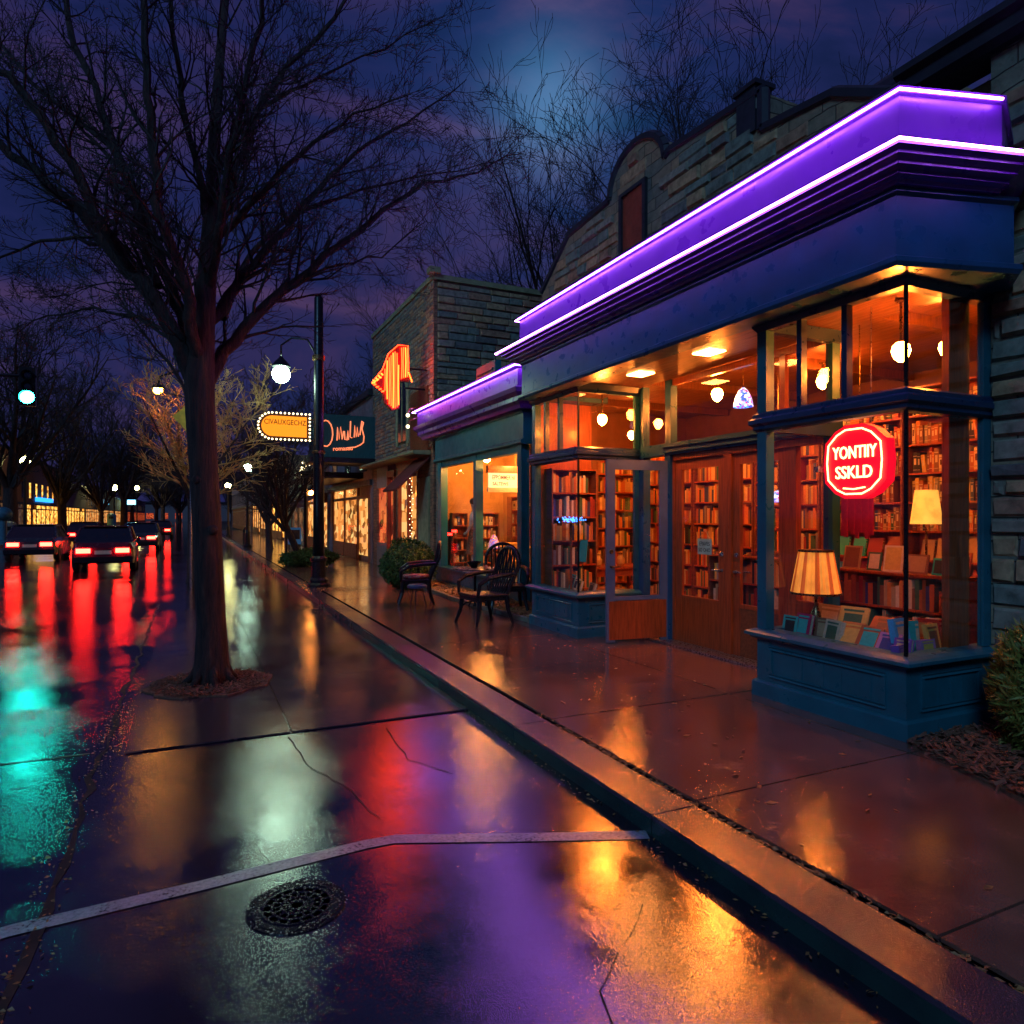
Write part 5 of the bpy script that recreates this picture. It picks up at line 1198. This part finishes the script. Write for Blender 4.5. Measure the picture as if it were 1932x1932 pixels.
b=MB(); text_mb(b,'romasau',.20,T(-1.15,-.022,.33)@FACE_NY@RZ(.08),1.0,.004,0,.003); b.build('lettering',M['scriptor'],ss)
MB().tube([(-1.9,.1,1.5),(0,.1,2.3)],.015,5).build('stay_rod',M['black'],ss)

# ------------------------------------------------------------------ generic buildings
def row_building(name,label,side,xf,y0,y1,h,wallm,lit,winm=None,upper=0,trim=None,awn=None,seed=0,depth=7):
    """side=-1: front faces -x (near side), +1: front faces +x (far side)"""
    r=random.Random(seed); t=thing(name,label,'building',(xf,(y0+y1)/2,SW))
    s=-side
    def bx(m_,a,b_,ya,yb,za,zb): 
        x0,x1=sorted((xf+s*a,xf+s*b_)); m_.box(x0,x1,ya,yb,za,zb)
    # a: distance behind the front (positive = inwards)
    m1=MB(); bx(m1,.25,depth,y0,y1,0,h); bx(m1,0,.25,y0,y1,3.0,h); bx(m1,0,.25,y0,y0+.35,0,3.0); bx(m1,0,.25,y1-.35,y1,0,3.0)
    m1.build('wall',wallm,t,world=True)
    tr=trim or M['cap']; m1=MB(); bx(m1,-.15,.3,y0,y1,h+.001,h+.22); bx(m1,-.10,.0,y0,y1,2.95,3.15); m1.build('cornice',tr,t,world=True)
    n=max(1,int((y1-y0-.7)/2.2)); wd=(y1-y0-.7)/n; di=r.randrange(n)
    for i in range(n):
        a=y0+.35+i*wd; f=MB()
        bx(f,.10,.2,a,a+.09,SW,2.95); bx(f,.10,.2,a+wd-.09,a+wd,SW,2.95); bx(f,.10,.2,a+.09,a+wd-.09,2.5,2.62)
        if i==di:
            bx(f,.10,.2,a+.09,a+wd*.3,SW,2.5); o=f.build('door',trim or M['woodd'],t,world=True); p=MB(); bx(p,.16,.18,a+wd*.3,a+wd-.09,.3,2.5); p.build('pane',M[lit],o,world=True)
        else:
            bx(f,.08,.2,a+.09,a+wd-.09,SW,.7); o=f.build('shop_window',trim or M['woodd'],t,world=True); p=MB(); bx(p,.16,.18,a+.09,a+wd-.09,.7,2.95); p.build('pane',M[lit],o,world=True)
    for u in range(upper):
        n2=max(1,int((y1-y0)/2.6))
        for i in range(n2):
            yc=y0+(i+.5)*(y1-y0)/n2; z0=3.6+u*2.6; f=MB(); bx(f,-.04,-.002,yc-.55,yc+.55,z0-.1,z0-.001); bx(f,-.04,-.002,yc-.55,yc+.55,z0+1.5,z0+1.6); bx(f,-.03,-.002,yc-.55,yc-.45,z0,z0+1.5); bx(f,-.03,-.002,yc+.45,yc+.55,z0,z0+1.5)
            o=f.build('window',tr,t,world=True); p=MB(); bx(p,-.012,-.002,yc-.45,yc+.45,z0,z0+1.5); p.build('pane',M[winm or 'darkwin'] if r.random()<.6 else M['darkwin'],o,world=True)
    if awn:
        m1=MB(); x_=xf; xo=xf-s*1.1
        m1.add([(x_,y0+.4,2.95),(x_,y1-.4,2.95),(xo,y1-.4,2.45),(xo,y0+.4,2.45),(xo,y1-.4,2.25),(xo,y0+.4,2.25)],[(0,1,2,3),(3,2,4,5)]); m1.build('awning',awn,t,world=True)
    return t
row_building('row_shop','low mauve stucco shop beyond the corner building, under the teal script sign',-1,5.9,24.45,33,6.2,M['stuccop'],'litwarm','litdim',1,seed=1)
row_building('row_shop','brick shop with lit windows past the leaning street tree',-1,5.9,33.1,41,5.0,M['brick'],'litwarm','litdim',0,seed=2,awn=M['darkred'])
row_building('row_shop','narrow olive shopfront farther along the near pavement',-1,5.9,41.1,48,4.6,M['stuccog'],'litdim',None,0,seed=3)
row_building('row_shop','brightly lit orange shopfront beside the far lamp post',-1,5.9,48.1,60,6.0,M['stucco'],'litgold','litgold',1,seed=4)
row_building('row_shop','dark distant shop beyond the bright orange shopfront',-1,5.9,60.1,80,5.2,M['brick'],'litwarm','litdim',0,seed=5)
row_building('row_shop','last dark building of the near side of the street',-1,5.9,80.1,120,6.2,M['stuccop'],'litdim','litdim',1,seed=6)
row_building('far_shop','tan building at the left edge across the road',1,-14.2,58,78,7.5,M['stucco'],'litdim','litdim',1,seed=7)
fs_=row_building('far_shop','two-storey shop across the road with golden lit windows and small blue signs',1,-14.2,78.1,96,7.2,M['stucco'],'litgold','litgold',1,seed=8)
MB().box(-14.18,-13.9,82,90,3.35,3.75).build('blue_sign',M['litblue'],fs_,world=True)
row_building('far_shop','narrow shop with a golden window behind the second far tree',1,-14.2,96.1,118,6.0,M['stuccop'],'litgold',None,0,seed=9)
row_building('far_shop','brick building across the road behind the tree trunks',1,-14.2,118.1,150,6.5,M['brick'],'litwarm','litdim',1,seed=10)
row_building('far_shop','distant shop across the road with a green-lit entrance',1,-14.2,150.1,190,5.5,M['stuccog'],'litwarm','litdim',0,seed=11)
row_building('far_shop','farthest building on the other side of the road',1,-14.2,190.1,260,6.5,M['stuccop'],'litred','litdim',1,seed=12)
bs=thing('blue_sign','small bright blue-white lit sign on a bracket by the far buildings','sign',(-12.2,172,5.0)); MB().box(-.9,.9,-.1,.1,-.5,.5).build('sign_face',emis('blue_white_face',(.2,.7,1),6),bs); MB().tube([(-2.1,0,0),(-.9,0,0)],.06,6).tube([(-2.1,0,-.3),(-2.1,0,.3)],.08,6).build('bracket',M['black'],bs)
# canopy roof of the low shop below gold sign
cn=thing('flat_canopy','flat dark canopy with moulded edge over the pavement below the script sign','canopy',(5.9,27.5,3.25))
MB().box(-2.3,0,-1.6,4.5,.0,.14).box(-2.36,-.02,-1.66,4.56,.141,.22).build('canopy_deck',M['black'],cn)
for y_ in (-1.4,4.2): MB().tube([(-2.1,y_,-3.13),(-2.1,y_,0)],.06,8).build('post',M['black'],cn)
MB().sphere((-1.9,-1.3,-.55),.10,10,8).build('lantern',M['globe2'],cn)
sl_=MB(); rb=random.Random(4)
for i in range(70):
    a=rb.random(); sl_.sphere((3.55+a*1.15+rb.gauss(0,.05),25.7,3.50+.75*math.sin(a*1.5)+rb.gauss(0,.12)),.02,5,4)
tag(sl_.build('string_lights',M['bulb']),'cluster of cream string light bulbs above the canopy beside the tall pole','string lights')

# ------------------------------------------------------------------ tall pole with lamp and gold sign
pb_=gz(605,1108,SW); pb_.x=2.77; pb_.y=16.9
tp=thing('tall_pole','tall tapered dark pole with fluted base carrying a globe lamp arm beside the kerb','street lamp',(pb_.x,pb_.y,SW))
MB().lathe([(.28,0),(.28,.06),(.22,.10),(.22,.16),(.17,.22),(.17,.60),(.20,.62),(.20,.68),(.14,.74)],16).build('base',M['black'],tp,smooth=False)
MB().lathe([(.135,.74),(.125,3.0),(.105,6.95),(.05,7.05)],14).build('pole',M['black'],tp,smooth=True)
MB().lathe([(.15,3.2),(.16,3.21),(.16,3.26),(.15,3.27)],14).build('collar',M['brass'],tp)
MB().lathe([(.14,5.45),(.15,5.46),(.15,5.56),(.14,5.57)],14).build('collar',M['brass'],tp)
ax=-.83
MB().tube([(0,0,5.5),(-.25,.08,5.95),(-.6,.2,5.98),(ax,.30,5.80),(ax,.30,5.55)],.025,8).build('arm',M['black'],tp,smooth=True)
MB().lathe([(.03,.42),(.07,.36),(.16,.27),(.21,.19),(.22,.16)],20,0,T(ax,.30,5.12),cap=False).build('hood',M['black'],tp,smooth=True)
MB().sphere((ax,.30,5.10),.205,20,14).build('globe',M['streetglobe'],tp,smooth=True)
gsn=thing('gold_bulb_sign','rounded amber sign bordered by cream bulbs, bracketed on the left of the tall pole','sign',(pb_.x-.80,pb_.y,3.93))
def roundrect(w_,h,n=8):
    pts=[]
    r_=h
    pts+= [(w_,-h),(w_,h)]
    pts+= [(-w_+r_+r_*math.cos(R(a)),r_*math.sin(R(a))) for a in range(90,271,15)]
    return pts
MB().prism(roundrect(.56,.29),-.06,.06,0,FACE_NY).build('sign_box',M['golddk'],gsn)
MB().prism(roundrect(.51,.24),.061,.075,0,FACE_NY).build('sign_face',M['gold'],gsn)
b=MB(); text_mb(b,'CIVAUXGECHZ',.17,FACE_NY@T(.02,.09,.078),.80,.002,0,.001); b.build('lettering',M['golddk'],gsn)
per=roundrect(.58,.31); per.append(per[0]); tot=0; bulbme=None; dist=[]
for a,c_ in zip(per[:-1],per[1:]):
    L=math.hypot(c_[0]-a[0],c_[1]-a[1]); k_=max(1,max(1,round(L/.092)) if L>.09 else 1)
    for i in range(k_): dist.append((a[0]+(c_[0]-a[0])*i/k_,a[1]+(c_[1]-a[1])*i/k_))
proto=None
for (x,z) in dist[:95]:
    if proto is None: proto=MB().sphere((0,0,0),.023,8,6).build('bulb',M['bulb'],gsn); o=proto
    else: o=proto.copy(); COL.objects.link(o)
    o.location=(x,-.075,z)
MB().tube([(.5,0,-.30),(.70,0,-.30)],.02,6).tube([(.5,0,.2),(.70,0,.2)],.02,6).build('bracket',M['brass'],gsn)
# amber lamp post hidden by the trunk, with curved arm and diamond sign
ap=thing('amber_lamp_post','lamp post mostly hidden behind the big trunk, its curved arm holding an amber lamp','street lamp',(.30,19.2,0))
MB().lathe([(.16,0),(.16,.5),(.08,.6),(.06,5.3)],12).build('pole',M['black'],ap)
q=P(298,735,18.5)-Vector((.30,19.2,0))
MB().tube([(0,0,5.2),(-.10,0,5.75),(q.x*.5,q.y*.5,q.z+.42),(q.x*.95,q.y*.95,q.z+.35),(q.x,q.y,q.z+.12)],.03,8).build('arm',M['black'],ap)
MB().lathe([(.17,.02),(.12,.12),(.03,.16)],14,0,T(*q),cap=False).build('hood',M['black'],ap); MB().sphere(q,.12,14,10).build('globe',M['amber'],ap,smooth=True)
dsn=thing('diamond_sign','yellow diamond road sign half hidden behind the left side of the big trunk','road sign',(-.02,19.0,0))
qz=P(347,800,18.3)
MB().tube([(0,0,0),(0,0,qz.z+.2)],.03,8).build('post',M['steel'],dsn)
MB().box(-.30,.30,-.30,.30,-.012,0,0,T(0,-.035,qz.z)@FACE_NY@RZ(math.pi/4)).build('sign_plate',pbr('yellow_sign_paint',(.6,.38,.05),.5),dsn)
# teal signal on a mast arm
tsig=P(52,750,26)
ts=thing('traffic_signal','traffic signal on a long mast arm over the road, its lens glowing teal','traffic light',(-11.6,tsig.y,SW))
MB().lathe([(.22,0),(.22,.3),(.13,.4),(.10,6.9)],12).build('pole',M['black'],ts)
MB().tube([(0,0,6.5),(5.0,0,7.0),(tsig.x+11.6+.3,0,7.05)],[.09,.06,.05],8).build('mast_arm',M['black'],ts)
lx=tsig.x+11.6; lz=tsig.z-SW
hs=MB().box(lx-.26,lx+.26,-.05,.20,lz-.32,lz+1.15).build('signal_housing',M['black'],ts)
b=MB()
for k_ in range(3):
    zz=lz+k_*.42; b.lathe([(.19+(.06 if k_==0 else 0),0),(.19+(.06 if k_==0 else 0),.12)],16,0,T(lx,-.05,zz)@RX(R(90)),cap=False)
b.build('visor',M['black'],hs)
MB().lathe([(.001,.08),(.14,.06),(.24,.0)],20,0,T(lx,-.055,lz)@RX(R(90)),cap=False).build('lens_lit',M['tealsig'],hs)
for k_ in (1,2): MB().lathe([(.001,.04),(.10,.03),(.16,.0)],16,0,T(lx,-.055,lz+k_*.42)@RX(R(90)),cap=False).build('lens_dark',M['darkwin'],hs)
# far globe lamps
def globe_post(x,y,h,label,mat,s=1):
    t=thing('globe_lamp_post',label,'street lamp',(x,y,SW),0,'globe lamp posts along the street')
    MB().lathe([(.20*s,0),(.20*s,.1),(.12*s,.2),(.11*s,.8),(.07*s,.95),(.055*s,h-.3),(.12*s,h-.25),(.14*s,h-.18)],12).build('post',M['black'],t)
    MB().sphere((0,0,h),.21*s,14,10,sz=1.1).build('globe',M[mat],t,smooth=True); MB().lathe([(.10*s,h+.20*s),(.05*s,h+.28*s),(.01,h+.36*s)],10).build('finial',M['black'],t)
    return t
globe_post(2.75,40,4.35,'globe lamp post on the near pavement beyond the tall pole','streetglobe',1.1)
globe_post(2.75,62,4.3,'distant globe lamp post on the near pavement by the bright orange shopfront','streetfar',1.1)
globe_post(-10.9,59.5,5.7,'large yellow globe lamp post on the far pavement at the left edge','streetfar',1.6)
globe_post(-10.9,122,6.2,'yellow-green globe lamp post on the far pavement beyond the tree trunks','streetfar',2.0)
globe_post(-10.9,170,8.0,'faintest globe lamp post at the far end of the other pavement','streetfar',2.0)
# ------------------------------------------------------------------ cars
def car(loc,rz,paint,label):
    """faces +y"""
    t=thing('parked_car' if 'parked' in label else 'car',label,'car',loc,rz,'cars driving away on the road')
    sec=[(-2.2,.35,.80,.80),(-2.1,.28,.95,.86),(-1.6,.24,.98,.90),(-.6,.22,.98,.92),(.6,.22,.98,.92),(1.5,.24,.92,.90),(2.05,.28,.78,.84),(2.2,.36,.62,.72)]
    b=MB(); vs=[]
    for y,zb,zt,w_ in sec:
        for (fx,fz) in ((-1,0),(-1.02,.35),(-1.0,.75),(-.88,1),(.88,1),(1.0,.75),(1.02,.35),(1,0)): vs.append((fx*w_,y,zb+(zt-zb)*fz))
    n=8; fs=[(i*n+k_,(i+1)*n+k_,(i+1)*n+(k_+1)%n,i*n+(k_+1)%n) for i in range(len(sec)-1) for k_ in range(n)]+[tuple(range(n)),tuple(range((len(sec)-1)*n,len(sec)*n))[::-1]]
    b.add(vs,fs); b.build('body',paint,t,smooth=False)
    cab=[(-1.75,.97,.97,.80),(-1.15,.97,1.40,.72),(-.2,.97,1.46,.70),(.45,.97,1.42,.70),(1.15,.97,.99,.80)]
    vs=[]
    for y,zb,zt,w_ in cab:
        for fx,z in ((-.84,zb-.02),(-w_,zt),(w_,zt),(.84,zb-.02)): vs.append((fx,y,z))
    b=MB().add(vs,[(i*4+k_,(i+1)*4+k_,(i+1)*4+(k_+1)%4,i*4+(k_+1)%4) for i in range(4) for k_ in range(4)]+[(0,1,2,3),(16,19,18,17)]); b.build('cabin_glass',M['carglass'],t)
    b=MB().box(-.66,.66,-1.12,.42,1.455,1.485); 
    for sx in (-1,1):
        b.tube([(sx*.83,-1.75,.96),(sx*.72,-1.13,1.42),(sx*.71,.45,1.44),(sx*.83,1.15,.98)],.03,6); b.tube([(sx*.84,-.3,.96),(sx*.71,-.3,1.45)],.03,6)
    b.build('roof',paint,t)
    for sx in (-1,1):
        for y in (-1.35,1.35):
            w_=MB().lathe([(.20,-.1),(.33,-.1),(.345,-.06),(.345,.06),(.33,.1),(.20,.1)],20,0,T(sx*.82,y,.345)@RY(math.pi/2)).build('wheel',M['rubber'],t)
            MB().lathe([(.05,-.09),(.19,-.08),(.20,.0),(.19,.08),(.05,.09)],12,0,T(sx*.83,y,.345)@RY(math.pi/2)).build('rim',M['steel'],w_)
        MB().box(sx*.55-.20,sx*.55+.20,-2.235,-2.19,.62,.77).build('tail_light',M['tail'],t)
        MB().box(sx*.62-.12,sx*.62+.12,2.15,2.19,.50,.60).build('headlight',M['steel'],t)
        MB().box(sx*.92-.05,sx*.92+.07,.75,.90,.93,1.05).build('mirror',paint,t)
    MB().box(-.85,.85,-2.28,-2.16,.32,.50).build('bumper',M['black'],t); MB().box(-.24,.24,-2.20,-2.205-.01,.58,.70).build('number_plate',M['cream'],t)
    return t
car((-2.7,28,0),R(2),M['carpaint'],'dark red car with glowing tail lights, nearest car to the big tree')
car((-5.9,35,0),R(1),M['carpaint2'],'dark grey car driving away in the far lane, left of the red car')
car((-2.5,43,0),0,M['carpaint2'],'dark car farther ahead in the same lane as the red car')
car((-6.2,52,0),0,M['carpaint'],'red car far ahead in the far lane near the far kerb lamp')
car((-2.4,66,0),0,M['carpaint'],'small distant red car just left of the big trunk')
# pavement things across the road
pm=thing('parking_kiosk','blue-grey parking kiosk with a rounded head at the left edge of the far kerb','kiosk',(-10.75,52.5,SW))
bp=pbr('blue_grey_paint',(.04,.14,.20),.5); MB().lathe([(.35,0),(.35,.1),(.2,.15),(.2,1.5)],12).build('post',bp,pm); MB().sphere((0,0,1.85),.5,16,10,sz=.9).build('head',bp,pm,smooth=True)
bn=thing('litter_bin','pale litter bin with a dark opening beside the largest far tree','litter bin',(-10.9,54.5,SW)); MB().lathe([(.45,0),(.5,.1),(.5,1.1),(.42,1.3),(.1,1.4)],16).build('bin_body',M['greypaint'],bn); MB().box(-.25,.25,-.52,-.44,.8,1.05).build('opening',M['black'],bn)
bn=thing('litter_bin','blue litter bin on the far pavement below the yellow-green globe lamp','litter bin',(-10.9,118,SW)); MB().lathe([(.6,0),(.6,1.9),(.5,2.1),(.1,2.2)],16).build('bin_body',BM['light blue'],bn); MB().box(-.3,.3,-.62,-.54,1.4,1.75).build('opening',M['black'],bn)
nb_=thing('news_box','pale newspaper box standing by the small straight street tree','newspaper box',(4.5,34.5,SW)); MB().box(-.28,.28,-.25,.25,.35,1.15).build('box_body',BM['light blue'],nb_); MB().box(-.22,.22,-.262,-.251,.6,1.05).build('window',M['darkwin'],nb_)
for sx in (-1,1):
    for sy in (-1,1): MB().tube([(sx*.24,sy*.2,0),(sx*.24,sy*.2,.35)],.02,6).build('leg',M['black'],nb_)
bc=thing('bicycle_rack','curved black metal rack on the near pavement close to the far lamp post','rack',(2.95,44,SW))
for i in range(4): MB().tube([(-.0,i*.7,0),(0,i*.7,.8),(.1,i*.7+.25,1.0),(0,i*.7+.5,.8),(0,i*.7+.5,0)],.03,6).build('hoop',M['black'],bc)
# two small spot lamps at the end of the second shop's cornice
for i,(px,py) in enumerate(((818,772),(800,792))):
    q=P(px,py,16.9+i*.5); q.x=5.25
    t=thing('gooseneck_lamp',['upper small lit gooseneck lamp at the left end of the violet cornice','lower small lit gooseneck lamp at the left end of the violet cornice'][i],'lamp',(5.25,17.62,4.55-.30*i),0,'gooseneck lamps on the second shop')
    MB().tube([(.75,.05,.05),(.3,0,.22),(0,0,.12),(-.05,0,0)],.012,6).build('arm',M['brass'],t); MB().sphere((-.05,0,-.05),.05,8,6).build('bulb',M['bulb'],t)
